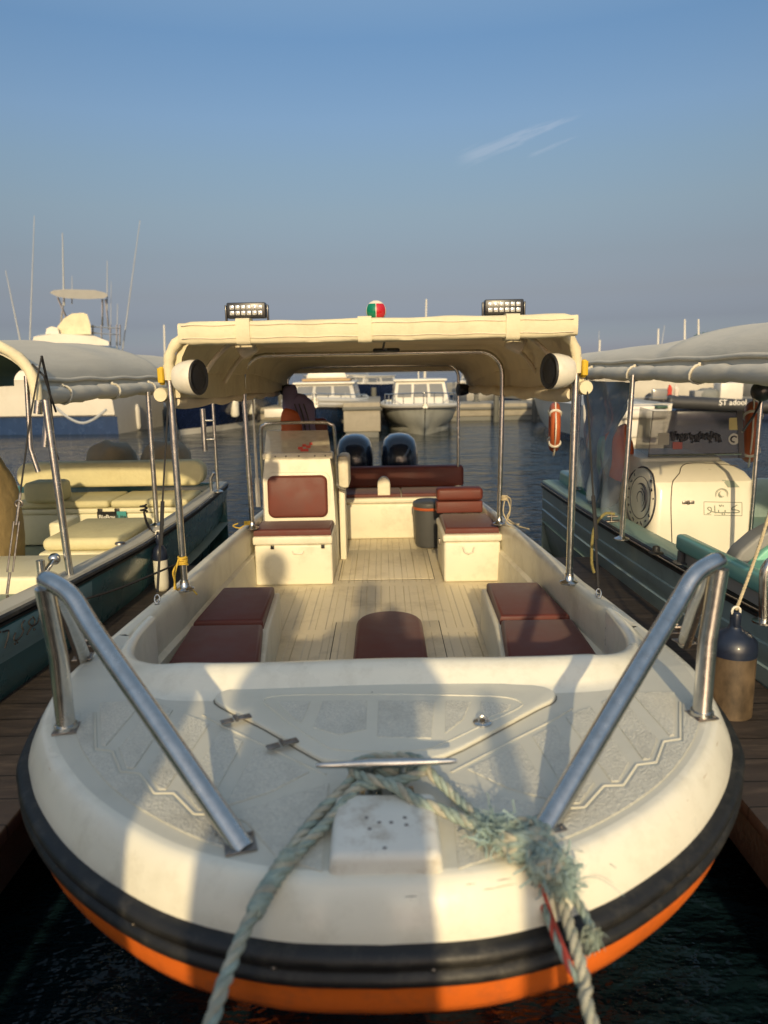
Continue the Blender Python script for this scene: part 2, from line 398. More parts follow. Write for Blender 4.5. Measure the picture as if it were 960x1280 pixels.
def sheer(y):
    if y < 2.1: return .88
    pts = [(2.1, .88), (2.6, .835), (3.4, .775), (4.4, .745), (5.2, .73), (6.3, .72), (7.2, .72)]
    for (a, b), (c, d) in zip(pts, pts[1:]):
        if y <= c: k = (y - a) / (c - a); return b + (d - b) * k
    return .72
def swp(prof, i0=0, i1=None, zf=sheer, g=None, closed=False):
    """sweep profile (outward offset, dz) along the hull outline"""
    g = g or G(); i1 = NP if i1 is None else i1; rings = []
    for i in range(i0, i1):
        p, n = perim[i], NRM[i]; rings.append([Vector((p.x + n.x * a, p.y + n.y * a, zf(p.y) + dz)) for a, dz in prof])
    return g.loft(rings, closed, closed)
# hull skin
g = G(); rings = []
bowp = [(-.002, -.165), (-.003, -.20), (-.006, -.228), (-.018, -.252), (-.06, -.280), (-.24, -.38), (-.52, -.50), (-.72, -.70), (-.76, -1.05)]
midp = [(-.004, -.165), (-.008, -.20), (-.014, -.235), (-.028, -.275), (-.06, -.36), (-.11, -.48), (-.17, -.62), (-.26, -.80), (-.42, -1.05)]
for i in range(NP):
    p, n = perim[i], NRM[i]; k = min(1, max(0, (p.y - 1.5) / 1.1)); k = k * k * (3 - 2 * k)
    rings.append([Vector((p.x + n.x * (u[0] + (v[0] - u[0]) * k), p.y + n.y * (u[0] + (v[0] - u[0]) * k), sheer(p.y) + u[1] + (v[1] - u[1]) * k)) for u, v in zip(bowp, midp)])
g.loft(rings, closed=False, caps=False)
obj('hull', g, m_orange, boat, 60)
g = G(); a, b = perim[0], perim[-1]
g.loft([[(a.x + .01, 7.095, .70), (b.x - .01, 7.095, .70), (b.x - .2, 7.095, -.1), (a.x + .2, 7.095, -.1)], [(a.x + .01, 7.13, .70), (b.x - .01, 7.13, .70), (b.x - .2, 7.13, -.1), (a.x + .2, 7.13, -.1)]])
obj('transom', g, m_orange, boat)
# rub rail: two ridges with a groove
g = swp([(-.02, -.098), (.002, -.100), (.014, -.106), (.019, -.116), (.015, -.128), (.006, -.134), (.006, -.140), (.016, -.147), (.019, -.157), (.013, -.168), (.000, -.175), (-.02, -.177)], closed=True)
obj('rub_rail', g, m_rub, boat, 50)
g = G()
for i in range(6, NP - 6, 9):
    p, n = perim[i], NRM[i]; c = Vector((p.x + n.x * .006, p.y + n.y * .006, sheer(p.y) - .137))
    g.ball(c, .006, n=8)
obj('rub_rail_screw', g, m_steel_old, boat)['kind'] = 'stuff'
# shoulder of the deck moulding and gunwale
i_f = [i for i in range(NP) if perim[i].y < 2.62]; iA, iB = i_f[0], i_f[-1] + 1
prof_sh = [(-.012, -.105), (-.013, -.095), (-.020, -.070), (-.036, -.035), (-.050, -.012), (-.060, -.003), (-.068, -.0005), (-.08, 0)]
g = swp(prof_sh); obj('deck_edge', g, m_gel, boat, 60)
# coaming path across the back of the foredeck; ends meet the inner edges of the gunwales
co = sm([(-.975, 2.85, 0), (-.955, 2.62, 0), (-.915, 2.43, 0), (-.86, 2.28, 0), (-.775, 2.165, 0), (-.66, 2.10, 0), (-.40, 2.085, 0), (-.02, 2.10, 0), (.38, 2.095, 0), (.63, 2.11, 0), (.74, 2.165, 0), (.82, 2.28, 0), (.87, 2.43, 0), (.905, 2.62, 0), (.93, 2.85, 0)], 6)
nc = len(co)
def cofs(i, d):    # shift forward (towards the bow) by d
    a, b = co[max(0, i - 1)], co[min(nc - 1, i + 1)]; t = (b - a).normalized(); n = Vector((t.y, -t.x, 0)); return co[i] + n * d
# foredeck sheet: between the outline inset and the coaming foot
g = G()
ins = [Vector((perim[i].x - NRM[i].x * .08, perim[i].y - NRM[i].y * .08, sheer(perim[i].y))) for i in range(iA, iB)]
foot = []
for i in range(nc):
    q = cofs(i, .155 if abs(co[i].x) < .62 else .155 * max(.08, (1 - (abs(co[i].x) - .62) / .36)))
    if q.y < 2.60: foot.append(Vector((q.x, q.y, sheer(q.y))))
fill(g, ins + foot[::-1])
obj('foredeck', g, m_deck, boat, 0)
# coaming roll + bulkhead
rings = []
for i in range(nc):
    k = 1 if abs(co[i].x) < .62 else max(0.10, 1 - (abs(co[i].x) - .62) / .36)
    zc = sheer(co[i].y)
    pr = [(.155 * k, 0), (.125 * k, .003), (.105 * k, .012), (.075 * k, .034 * k + .004), (.045 * k, .048 * k + .004), (.02 * k, .052 * k + .004), (-.004, .046 * k + .004), (-.016, .028 * k), (-.018, -.01), (-.018, -.60)]
    rings.append([Vector((cofs(i, d).x, cofs(i, d).y, zc + h)) for d, h in pr])
g = G(); g.loft(rings, closed=False, caps=False); obj('coaming', g, m_gel, boat, 60)
# gunwale top, inner wall
def cock(side):
    idx = [i for i in range(NP) if perim[i].y > 2.55 and perim[i].x * side > 0]
    g = G(); rings = []
    for i in idx:
        p, n = perim[i], NRM[i]; z = sheer(p.y)
        pr = [(-.08, 0), (-.108, .002), (-.120, -.006), (-.126, -.025), (-.128, -.06), (-.124, -.16), (-.120, -.20), (-.145, -.215), (-.155, -.50)]
        rings.append([Vector((p.x + n.x * a, p.y + n.y * a, z + h)) for a, h in pr])
    g.loft(rings, closed=False, caps=False); obj('gunwale', g, m_gel_in, boat, 40)
cock(-1); cock(1)
FZ = .30
g = G(); L = [(p.x - NRM[i].x * .15, p.y) for i, p in enumerate(perim) if p.y > 2.1]
fill(g, [(x, y, FZ) for x, y in L])
def floor_mat():
    m = M('ribbed_cream_floor', (.70, .62, .45), .5, var=.05, vs=3, dirt=(.27, .22, .15), da=.55, ds=3, bump=.1, bs=60)
    t = m.node_tree; b = t.nodes['Principled BSDF']
    tcn = N('ShaderNodeTexCoord', t); s = N('ShaderNodeSeparateXYZ', t); t.links.new(tcn.outputs['Object'], s.inputs[0])
    a = N('ShaderNodeMath', t, operation='MULTIPLY'); a.inputs[1].default_value = 1 / .098; t.links.new(s.outputs['X'], a.inputs[0])
    f = N('ShaderNodeMath', t, operation='FRACT'); t.links.new(a.outputs[0], f.inputs[0])
    q = N('ShaderNodeMath', t, operation='SUBTRACT'); q.inputs[1].default_value = .5; t.links.new(f.outputs[0], q.inputs[0])
    h = N('ShaderNodeMath', t, operation='ABSOLUTE'); t.links.new(q.outputs[0], h.inputs[0])
    mr = N('ShaderNodeMapRange', t, interpolation_type='SMOOTHSTEP'); mr.inputs['From Min'].default_value = .15; mr.inputs['From Max'].default_value = .24
    t.links.new(h.outputs[0], mr.inputs['Value'])
    # breaks in the ribs along the boat
    a2 = N('ShaderNodeMath', t, operation='MULTIPLY'); a2.inputs[1].default_value = 1 / .95; t.links.new(s.outputs['Y'], a2.inputs[0])
    f2 = N('ShaderNodeMath', t, operation='FRACT'); t.links.new(a2.outputs[0], f2.inputs[0])
    g2 = N('ShaderNodeMath', t, operation='GREATER_THAN'); g2.inputs[1].default_value = .08; t.links.new(f2.outputs[0], g2.inputs[0])
    mm = N('ShaderNodeMath', t, operation='MULTIPLY'); t.links.new(mr.outputs[0], mm.inputs[0]); t.links.new(g2.outputs[0], mm.inputs[1])
    bn = [n for n in t.nodes if n.type == 'BUMP'][0]
    b2 = N('ShaderNodeBump', t); b2.inputs['Distance'].default_value = .006; b2.inputs['Strength'].default_value = .9; t.links.new(mm.outputs[0], b2.inputs['Height']); t.links.new(bn.outputs[0], b2.inputs['Normal'])
    t.links.new(b2.outputs[0], b.inputs['Normal'])
    return m
m_floor = floor_mat(); obj('floor', g, m_floor, boat, 0)
m_seam = M('dark_seam', (.05, .04, .03), .8); m_seam2 = M('grey_seam', (.16, .15, .12), .8)
# floor hatches: raised lids with a dark joint
def hatch(x0, x1, y0, y1, z=FZ, name='floor_hatch'):
    g = G(); g.b2(x0 - .005, x1 + .005, y0 - .005, y1 + .005, z + .001, z + .0025); s_ = g
    h = obj(name, s_, m_seam, boat, 0)
    g = G(); g.b2(x0, x1, y0, y1, z + .0015, z + .006, .002); obj('lid', g, m_floor, h, local=False)
hatch(-.34, .36, 5.10, 6.0)
hatch(-.30, .32, 3.02, 4.19)

# --- foredeck nonskid panels (raised), hatch, pads
DK = .88
def pxpoly(pts, z=DK): return [(P(x, y, z=z).x, P(x, y, z=z).y) for x, y in pts]
def inset(poly, d):
    n = len(poly); A = sum(poly[i][0] * poly[(i + 1) % n][1] - poly[(i + 1) % n][0] * poly[i][1] for i in range(n)); s = 1 if A > 0 else -1; out = []
    for i in range(n):
        p0, p1, p2 = Vector(poly[i - 1]), Vector(poly[i]), Vector(poly[(i + 1) % n])
        e1, e2 = (p1 - p0).normalized(), (p2 - p1).normalized(); n1, n2 = Vector((-e1.y, e1.x)) * s, Vector((-e2.y, e2.x)) * s
        b = (n1 + n2); b = b / max(.35, b.dot(n1)); q = p1 + b * d; out.append((q.x, q.y))
    return out
def z2(x, y): return (460 + x / 1.92, 800 + y / 1.92)
inner = [(505, 165), (430, 205), (350, 245), (275, 283), (200, 322)]
outer = [[(610, 120), (740, 120), (742, 178), (738, 182)], [(728, 185), (742, 232), (700, 240), (692, 250)], [(684, 262), (682, 290), (640, 296), (634, 300)], [(618, 325), (606, 345), (562, 346), (550, 352)], [(530, 378), (510, 398), (468, 400), (330, 395)]]
for sgn in (1, -1):
    g = G()
    allz = []
    for k in range(5):
        poly = [[(622, 124), (742, 124), (742, 178), (742, 232), (722, 236)], [(554, 150), (600, 126), (702, 238), (684, 290), (656, 293)], [(468, 186), (500, 170), (538, 156), (634, 296), (608, 345), (580, 346)],
                [(388, 232), (450, 198), (552, 346), (514, 398), (488, 399)], [(228, 311), (368, 244), (458, 395), (400, 380), (330, 360)]][k]
        pp = pxpoly([z2(x, y) for x, y in poly])
        pp = [(x * sgn, y) for x, y in pp]
        if sgn < 0: pp = pp[::-1]
        pp = inset(pp, .007)
        g.prism(pp, DK + .0005, DK + .003, .0012, seg=1)
    # outer band between zigzag and deck edge
    zz = [(762, 112), (764, 176), (770, 176), (748, 186), (752, 246), (712, 248), (694, 300), (646, 304), (614, 354), (566, 355), (520, 408), (400, 412), (310, 430), (250, 455), (200, 470), (190, 600)]
    zz = [(752, 150), (752, 190), (752, 244), (712, 250), (694, 300), (648, 306), (616, 355), (568, 357), (522, 408), (440, 412)]
    a = [Vector((x, y, 0)) for x, y in pxpoly([z2(x, y) for x, y in zz])]
    ed = [ins[i] for i in range(len(ins)) if ins[i].x > a[-1].x - .12 and ins[i].y < a[0].y + .06]
    ed = [Vector((perim[i].x - NRM[i].x * .092, perim[i].y - NRM[i].y * .092, 0)) for i in range(iA, iB) if perim[i].x > .30 and perim[i].y < a[0].y + .03]
    pp = [(q.x * sgn, q.y) for q in a] + [(q.x * sgn, q.y) for q in ed]
    pp = inset(pp, .004) if sgn > 0 else inset(pp[::-1], .004)
    t = fill(G(), [Vector((x, y, DK + .003)) for x, y in pp]); r = bmesh.ops.extrude_face_region(t.b, geom=t.b.faces[:])
    for v in [v for v in r['geom'] if isinstance(v, bmesh.types.BMVert)]: v.co.z = DK + .0005
    g._add(t.b)
    # middle-front triangle between the bands
    m1 = pxpoly([z2(185, 335), z2(455, 408), z2(400, 430), z2(330, 520), z2(210, 560), z2(200, 440)])
    pp = [(x * sgn, y) for x, y in m1]; pp = inset(pp if sgn > 0 else pp[::-1], .006); g.prism(pp, DK + .0005, DK + .003, .0012, seg=1)
    obj('nonskid_panel', g, m_non, boat, 30)
# deck hatch
hp = [(285, 866), (320, 862), (460, 857), (600, 859), (668, 861), (692, 868), (692, 878), (672, 888), (620, 916), (556, 948), (500, 958), (420, 956), (392, 948), (330, 912), (275, 884), (270, 874)]
hp = pxpoly(hp); hp = [(p.x, p.y) for p in sm([Vector((x, y, 0)) for x, y in hp], 3, True)]
g = G(); g.prism(inset(hp, -.004), DK + .0002, DK + .0015); h0 = obj('deck_hatch', g, m_seam2, boat, 0)
g = G(); g.prism(hp, DK + .001, DK + .012, .006, seg=3); obj('lid', g, m_hatch, h0, 50)
g = G(); ZL = DK + .0122
for q in ([(345, 877), (390, 876), (378, 905), (366, 899)], [(402, 876), (460, 875), (459, 912), (424, 920), (390, 910)], [(472, 875), (545, 876), (540, 924), (470, 922)], [(556, 876), (590, 877), (580, 900), (556, 918)], [(600, 877), (640, 880), (636, 888), (600, 902)]):
    g.prism(inset(pxpoly(q, ZL), .003), ZL - .001, ZL + .0018, .0008, seg=1)
obj('nonskid_inlay', g, m_non, h0, 30)
g = G(); q = [(338, 871), (460, 868), (560, 869), (625, 871), (650, 877), (648, 885), (600, 908), (552, 930), (520, 938), (430, 938), (400, 928), (345, 890)]
g.tube(sm([P(x, y, z=ZL) for x, y in q], 5, True), .0022, 6, closed=True); obj('moulded_bead', g, m_hatch, h0, 60)
for sg in (-1, 1):
    q = [z2(200, 318), z2(275, 279), z2(350, 240), z2(430, 200), z2(490, 165)]; q = [P(x, y, z=DK) for x, y in q]; g = G(); g.tube(sm([Vector((p.x * sg, p.y, DK + .0005)) for p in q], 5), .003, 6); obj('moulded_bead', g, m_deck, boat, 60)
    q = [(748, 150), (748, 183), (748, 238), (708, 244), (690, 294), (644, 300), (611, 349), (565, 350), (518, 402), (470, 405)]; q = [P(*z2(x, y), z=DK) for x, y in q]; g = G(); g.tube([Vector((p.x * sg, p.y, DK + .0005)) for p in q], .003, 6); obj('moulded_bead', g, m_deck, boat, 60)
def hinge(px, py, ang):
    c = P(px, py, z=ZL); g = G(); d = Matrix.Translation(c) @ Matrix.Rotation(ang, 4, 'Z')
    t = G(); t.box((0, -.024, .003), (.022, .034, .005), .002); t.box((0, .024, .003), (.022, .034, .005), .002)
    t.tube([(-.013, 0, .006), (.013, 0, .006)], .0055, 10)
    for y in (-.032, -.018, .018, .032): t.ball((0, y, .0058), .003, (1, 1, .4), 8)
    g._add(t.b, d); obj('hinge', g, m_steel_old, h0)
hinge(295, 900, R(-62)); hinge(353, 931, R(-62))
c = P(603, 904, z=ZL); g = G(); g.lathe([(.024, 0), (.024, .004), (.020, .006), (.006, .006), (0, .006)], c, n=24)
g.tube([c + Vector((-.010, 0, .006)), c + Vector((-.009, 0, .016)), c + Vector((0, 0, .021)), c + Vector((.009, 0, .016)), c + Vector((.010, 0, .006))], .003, 8)
obj('lift_ring', g, m_steel, h0)
# anchor pad at the stem
g = G(); pp = [(-.108, 1.40), (-.108, 1.18), (.108, 1.18), (.108, 1.40)]
g.box((-.008, 1.295, .886), (.222, .215, .066), .016, seg=4, taper=.95); pad = obj('bow_pad', g, m_pad, boat, 50)
for (px, py) in ((458, 1022), (474, 1028), (462, 1036), (489, 1028), (506, 1022), (508, 1031), (481, 1060)):
    c = P(px, py, z=.919); g = G(); g.lathe([(.0001, .0008), (.0040, .0006), (.0045, 0)], c, n=10)
    obj('bolt_hole', g, m_steel_old, pad)
# small drain and fitting marks on the deck
c = P(465, 866, z=DK + .01); g = G(); g.ball(c, .006, (1, .7, .4), 8); obj('drain', g, m_black, boat)
# cleat
cl = thing_loc = None
g = G(); A = P(395, 957, z=.958); B_ = P(571, 951, z=.958); mid = (A + B_) / 2
g.tube([A, A + (B_ - A) * .04, A + (B_ - A) * .25, A + (B_ - A) * .38, A + (B_ - A) * .5, A + (B_ - A) * .62, A + (B_ - A) * .75, A + (B_ - A) * .96, B_], [.004, .0065, .0085, .011, .0105, .011, .0085, .0065, .004], 12)
for k in (.385, .615):
    p = A + (B_ - A) * k; g.tube([p, p + Vector((0, 0, -.04)), p + Vector((0, 0, -.072)), (p.x, p.y, DK + .002)], [.009, .010, .014, .022], 12)
    g.box((p.x, p.y, DK + .0035), (.05, .055, .006), .002)
obj('cleat', g, m_steel, boat)
# bow rails
def fl(c, rz, s=.05, name='rail_foot', par=None):
    g = G(); g.box((c[0], c[1], c[2] + .003), (s, s, .005), .0015, rz=rz)
    for a in (0, 1, 2, 3):
        v = Matrix.Rotation(rz + R(45 + 90 * a), 3, 'Z') @ Vector((s * .52, 0, 0)); g.ball((c[0] + v.x, c[1] + v.y, c[2] + .0065), .0035, (1, 1, .5), 8)
    obj(name, g, m_steel_old, par)
def rail(f1, f2, f3, ap, m1, lab):
    g = G(); r = .024
    f1, f2, f3, ap, m1 = map(Vector, (f1, f2, f3, ap, m1))
    top = [f1, f1.lerp(m1, .45) + Vector((0, 0, .004)), m1, m1.lerp(ap, .5) + Vector((0, 0, .028)), ap + Vector((0, -.02, .010)), ap + (f3 - ap) * .06 + Vector((0, .022, 0)), ap.lerp(f3, .2) + Vector((0, .022, -.02)), ap.lerp(f3, .55) + Vector((0, .01, 0)), f3]
    top[0] = top[0] + (top[0] - top[1]).normalized() * .016; g.tube(sm(top, 8), r, 16); o = obj('bow_rail', g, m_steel, boat)
    g = G(); g.tube([f2, f2.lerp(ap, .5), ap + Vector((0, -.035, -.005))], r, 16); 
    g.tube([f2 + Vector((0, 0, .004)), f2 + Vector((0, 0, .016))], r + .006, 16)
    obj('upright', g, m_steel, o)
    fl(f1, .3, .062, par=o); fl(f2, .2, .062, par=o); fl(f3, .2, .062, par=o)
rail(P(300, 1056, z=DK), P(83, 912, z=DK), P(104, 822, z=.872), P(63, 727, Y=1.80), P(118, 790, Y=1.66), 'left')
rail(P(683, 1032, z=DK), P(877, 895, z=DK), P(856, 803, z=.872), P(892, 704, Y=1.86), P(842, 762, Y=1.74), 'right')
# small deck rollers beside the aft feet
for px, py in ((118, 806), (838, 790)):
    c = P(px, py, z=.87); g = G(); g.box(c + Vector((0, 0, .004)), (.07, .05, .006), .002)
    g.tube([c + Vector((-.03, -.012, .022)), c + Vector((.03, -.012, .022))], .007, 8); g.tube([c + Vector((-.03, .014, .022)), c + Vector((.03, .014, .022))], .007, 8)
    for dx in (-.03, .03): g.box(c + Vector((dx, 0, .014)), (.006, .04, .022), .001)
    obj('fairlead', g, m_steel_old, boat)

m_stain = M('rust_stain', (.42, .30, .17), .6, var=.3, vs=60)
rnd_s = random.Random(3)
for k in range(34):
    i = rnd_s.randrange(iA + 6, iB - 6); p, n = perim[i], NRM[i]; d = rnd_s.uniform(.022, .05); zz = .88 - .105 * max(0, (.066 - d) / .055) ** 1.6; t_ = Vector((n.y, -n.x, 0)); c = Vector((p.x - n.x * d, p.y - n.y * d, zz + .0015)); L = rnd_s.uniform(.006, .03)
    g = G(); g.tube([c - t_ * L, c + Vector((0, 0, .0005)), c + t_ * L * rnd_s.uniform(.3, 1)], [.0003, .0011, .0003], 4); obj('scuff', g, m_rub if rnd_s.random() < .35 else m_stain, boat, 60)
# --- cockpit side lockers with cushions
def quadprism(name, pts, z0, z1, mat, bev=.02, par=boat, seg=3, sm_=40):
    g = G(); g.prism(pts, z0, z1, bev, seg=seg); return obj(name, g, mat, par, sm_)
LZ = .555
for s in (-1, 1):
    q = lambda L: [(x * s - .012 * y + .02, y) for x, y in (L if s > 0 else L[::-1])]
    lk = quadprism('side_locker', q([(.93, 2.60), (.50, 2.78), (.56, 3.40), (.585, 4.02), (.93, 4.02), (.945, 3.3)]), FZ + .001, LZ, m_gel_in, .015)
    quadprism('seat_cushion', q([(.91, 2.66), (.51, 2.74), (.583, 3.35), (.933, 3.35)]), LZ + .002, LZ + .05, m_leather, .02, par=lk)
    quadprism('seat_cushion', q([(.935, 3.405), (.588, 3.405), (.61, 3.98), (.905, 3.98)]), LZ + .002, LZ + .05, m_leather, .02, par=lk)
# bow step cushion, D shaped
def Dshape(cx, y0, y1, w): return [(cx - w, y0), (cx + w, y0)] + [(cx + w * math.cos(a), y1 - w + w * math.sin(a)) for a in [math.pi * k / 14 for k in range(15)]]
stp = quadprism('bow_step', [(-.30 + .02, 2.16), (.30, 2.16), (.30, 2.9), (-.28, 2.9)], FZ + .013, .42, m_gel_in, .015)
quadprism('step_cushion', Dshape(.02, 2.95, 4.13, .19), FZ + .014, .40, m_leather, .03, par=boat)

# --- console and forward seat, port side
def b_(name, x0, x1, y0, y1, z0, z1, mat, bev=.015, par=boat, seg=3):
    g = G(); g.b2(x0, x1, y0, y1, z0, z1, bev, seg=seg); return obj(name, g, mat, par, 50)
con = b_('console_seat_box', -.93, -.375, 5.0, 5.42, FZ + .001, .60, m_gel_in)
b_('seat_lid', -.94, -.37, 4.985, 5.40, .603, .665, m_gel_in, .015, con)
for x in (-.80, -.44): b_('latch', x - .012, x + .012, 4.982, 4.998, .575, .60, m_black, .002, con)
g = G(); g.tube([(-.66, 4.992, .555), (-.65, 4.985, .54), (-.59, 4.985, .54), (-.58, 4.992, .555)], .006, 8); obj('pull_handle', g, m_white, con)
quadprism('seat_cushion', [(-.93, 5.0), (-.38, 5.0), (-.38, 5.32), (-.93, 5.32)], .668, .715, m_leather, .02, par=con)
cb = G(); 
cb.loft([[(-.93, 5.40, .60), (-.37, 5.40, .60), (-.37, 5.92, .60), (-.93, 5.92, .60)],
         [(-.92, 5.43, 1.0), (-.385, 5.43, 1.0), (-.385, 5.92, 1.0), (-.92, 5.92, 1.0)],
         [(-.90, 5.46, 1.16), (-.405, 5.46, 1.16), (-.405, 5.90, 1.16), (-.90, 5.90, 1.16)],
         [(-.885, 5.49, 1.175), (-.42, 5.49, 1.175), (-.42, 5.88, 1.175), (-.885, 5.88, 1.175)]])
cb.b2(-.93, -.37, 5.425, 5.92, FZ + .001, .598, .01)
console = obj('console', cb, m_gel_in, boat, 40)
g = G(); 
def rrect(cx, cz, w, h, r, n=5):
    out = []
    for (sx, sz, a0) in ((1, 1, 0), (-1, 1, 90), (-1, -1, 180), (1, -1, 270)):
        for k in range(n + 1):
            a = R(a0 + 90 * k / n); out.append((cx + sx * (w / 2 - r) + r * math.cos(a), cz + sz * (h / 2 - r) + r * math.sin(a)))
    return out
def slab_xz(g, poly, yf, th, lean=0, z0=0, bev=.0, mi=0, seg=3):
    """a slab facing -Y made from an x,z outline; lean tips it back with height"""
    t = G(); t.prism([(x, z) for x, z in poly], 0, th, bev, mi, seg)
    for v in t.b.verts:
        x, z, d = v.co.x, v.co.y, v.co.z; v.co = Vector((x, yf - d + (z - z0) * lean, z))
    return g._add(t.b)
slab_xz(g, rrect(-.655, .88, .455, .32, .05), 5.428, .045, .05, .88, .02); bk = obj('back_cushion', g, m_leather2, console, 50)
g = G(); g.tube([(x, 5.398 + (z - .88) * .05, z) for x, z in rrect(-.655, .88, .425, .29, .045)], .004, 6, closed=True); obj('piping', g, m_leather, bk, 60)
g = G(); slab_xz(g, rrect(-.655, .88, .50, .365, .06), 5.427, .008, .05, .88, .003); obj('cushion_frame', g, m_gel_in, console, 50)
# windscreen with rail round it
g = G(); pl = [(-.915, 1.165), (-.395, 1.165), (-.42, 1.37), (-.89, 1.37)]
slab_xz(g, pl, 5.50, .006, .25, 1.17); ws = obj('windscreen', g, m_acryl, console, 0)
g = G(); g.b2(-.92, -.385, 5.465, 5.49, 1.160, 1.205, .004); obj('windscreen_base', g, m_gel_in, ws)
for x in (-.82, -.74, -.64, -.52, -.44):
    g = G(); g.ball((x, 5.462, 1.183), .007, n=8); obj('screw', g, m_steel_old, ws)
g = G(); g.tube(sm([(-.94, 5.60, .75), (-.94, 5.58, 1.0), (-.935, 5.55, 1.36), (-.905, 5.54, 1.415), (-.84, 5.54, 1.43), (-.48, 5.54, 1.43), (-.40, 5.54, 1.415), (-.37, 5.55, 1.36), (-.365, 5.58, 1.0), (-.36, 5.58, .93), (-.30, 5.58, .90)], 5), .013, 10); obj('grab_rail', g, m_steel, console)
g = G(); g.b2(-.36, -.27, 5.62, 5.92, .90, 1.16, .03); g.b2(-.36, -.31, 5.70, 5.90, FZ, .90, .012); obj('side_shelf', g, m_gel_in, console)
g = G(); g.tube([(-.965, 5.45, .84), (-.965, 5.44, 1.25), (-.965, 5.44, 1.95)], [.012, .010, .004], 8); g.tube([(-.965, 5.45, .80), (-.965, 5.45, 1.02)], .018, 10); obj('aerial', g, m_white, console)
# items seen through the windscreen: chart tray, red switch cluster, crumpled paper
g = G(); g.box((-.73, 5.75, 1.235), (.16, .03, .10), .004, rz=.3, rx=.3); obj('instrument', g, m_grey_bin, console)
m_swred = M('red_sticker', (.55, .05, .03), .5)
g = G()
for k, (x, z, w_) in enumerate(((-.63, 1.23, .03), (-.60, 1.25, .025), (-.57, 1.24, .03), (-.60, 1.215, .05), (-.55, 1.262, .02))): g.box((x, 5.482 + (z - 1.17) * .25, z + .01), (w_ * 1.2, .004, .02), .001)
obj('red_lettering', g, m_swred, console)
g = G()
for k in range(9): g.box((-.50 + random.uniform(-.06, .05), 5.74, 1.215 + random.uniform(-.02, .04)), (.06, .03, .025), .01, rz=random.uniform(-1, 1), rx=random.uniform(-1, 1))
obj('crumpled_cloth', g, m_canvas, console)
# --- starboard seat box
sb = b_('seat_box', .425, .83, 5.0, 5.62, FZ + .001, .60, m_gel_in, .02)
b_('seat_lid', .415, .84, 4.985, 5.63, .603, .655, m_gel_in, .015, sb)
g = G(); g.tube([(.56, 4.99, .565), (.57, 4.984, .53), (.60, 4.984, .515), (.63, 4.984, .53), (.64, 4.99, .565)], .006, 8); obj('pull_handle', g, m_white, sb)
b_('latch', .405 - .01, .405 + .004, 5.10, 5.14, .56, .60, m_steel_old, .002, sb)
quadprism('seat_cushion', [(.435, 5.02), (.82, 5.02), (.82, 5.55), (.435, 5.55)], .658, .70, m_leather, .02, par=sb)
g = G(); g.b2(.415, .78, 5.58, 5.72, .695, .79, .012, seg=3); g.b2(.415, .78, 5.56, 5.70, .797, .895, .028, seg=4); obj('bolster', g, m_leather2, sb, 50)
# --- aft bench
ab = b_('aft_bench', -.40, .80, 6.42, 6.95, FZ + .001, .63, m_gel_in, .02)
b_('bench_top', -.41, .81, 6.40, 6.95, .634, .682, m_gel_in, .015, ab)
for x0, x1 in ((-.40, .155), (.165, .79)): quadprism('seat_cushion', [(x0, 6.44), (x1, 6.44), (x1, 6.82), (x0, 6.82)], .685, .715, m_leather, .012, par=ab)
g = G(); slab_xz(g, rrect(.175, .81, 1.19, .20, .03), 6.92, .10, .1, .8, .03); obj('backrest', g, m_leather2, ab, 50)
g = G(); slab_xz(g, [(-.175 + .12, .70), (.02 + .04, .70)] + [(-.0 + .06 * 1 - .0575 + .0575 * math.cos(a), .80 + .07 * math.sin(a)) for a in [math.pi * k / 10 for k in range(11)]], 6.50, .06, .05, .8, .012); obj('cream_bolster', g, m_gel_in, ab, 50)
g = G(); g.lathe([(0, -.004), (.03, -.004), (.03, .004), (0, .004)], (.0, 6.41, .56), axis='Y', n=20); obj('drain_cap', g, m_gel_in, ab)
# helm seat post is under the jacket; vertical rail behind console
b_('helm_seat', -.86, -.46, 6.30, 6.62, FZ + .001, .98, m_gel_in, .03)
b_('helm_backrest', -.84, -.50, 6.56, 6.66, 1.0, 1.40, m_leather2, .04)

# --- canopy frame
def hoop(y, hw, ztop, zleg, rr_, r=.0165, z0=.77, lean=0, mat=None, name='canopy_hoop', splay=.0):
    g = G(); L = [(-hw - splay, y + lean, z0)]; n = 7; xo = XC(y)
    L.append((-hw, y, zleg - .3))
    for k in range(n + 1):
        a = R(180 - 90 * k / n); L.append((-hw + rr_ + rr_ * math.cos(a), y, ztop - rr_ + rr_ * math.sin(a)))
    for k in range(n + 1):
        a = R(90 - 90 * k / n); L.append((hw - rr_ + rr_ * math.cos(a), y, ztop - rr_ + rr_ * math.sin(a)))
    L += [(hw, y, zleg - .3), (hw + splay, y + lean, z0)]
    g.tube([(q[0] + xo, q[1], q[2]) for q in L], r, 14)
    for s in (-1, 1):
        g.lathe([(.045, 0), (.045, .008), (.03, .014), (r + .006, .02), (r + .004, .05)], (s * (hw + splay) + xo, y + lean, z0 - .005), n=20)
    return obj(name, g, mat or m_steel, boat, 50)
HX = .937
h1 = hoop(3.38, HX, 1.985, 1.98, .14, z0=sheer(3.38) + .001, splay=.0)
h2 = hoop(4.98, .882, 1.925, 1.9, .16, z0=sheer(4.98) + .001, splay=-.01)
h3 = hoop(6.85, .80, 1.86, 1.8, .12, z0=sheer(6.85), splay=0, r=.014)
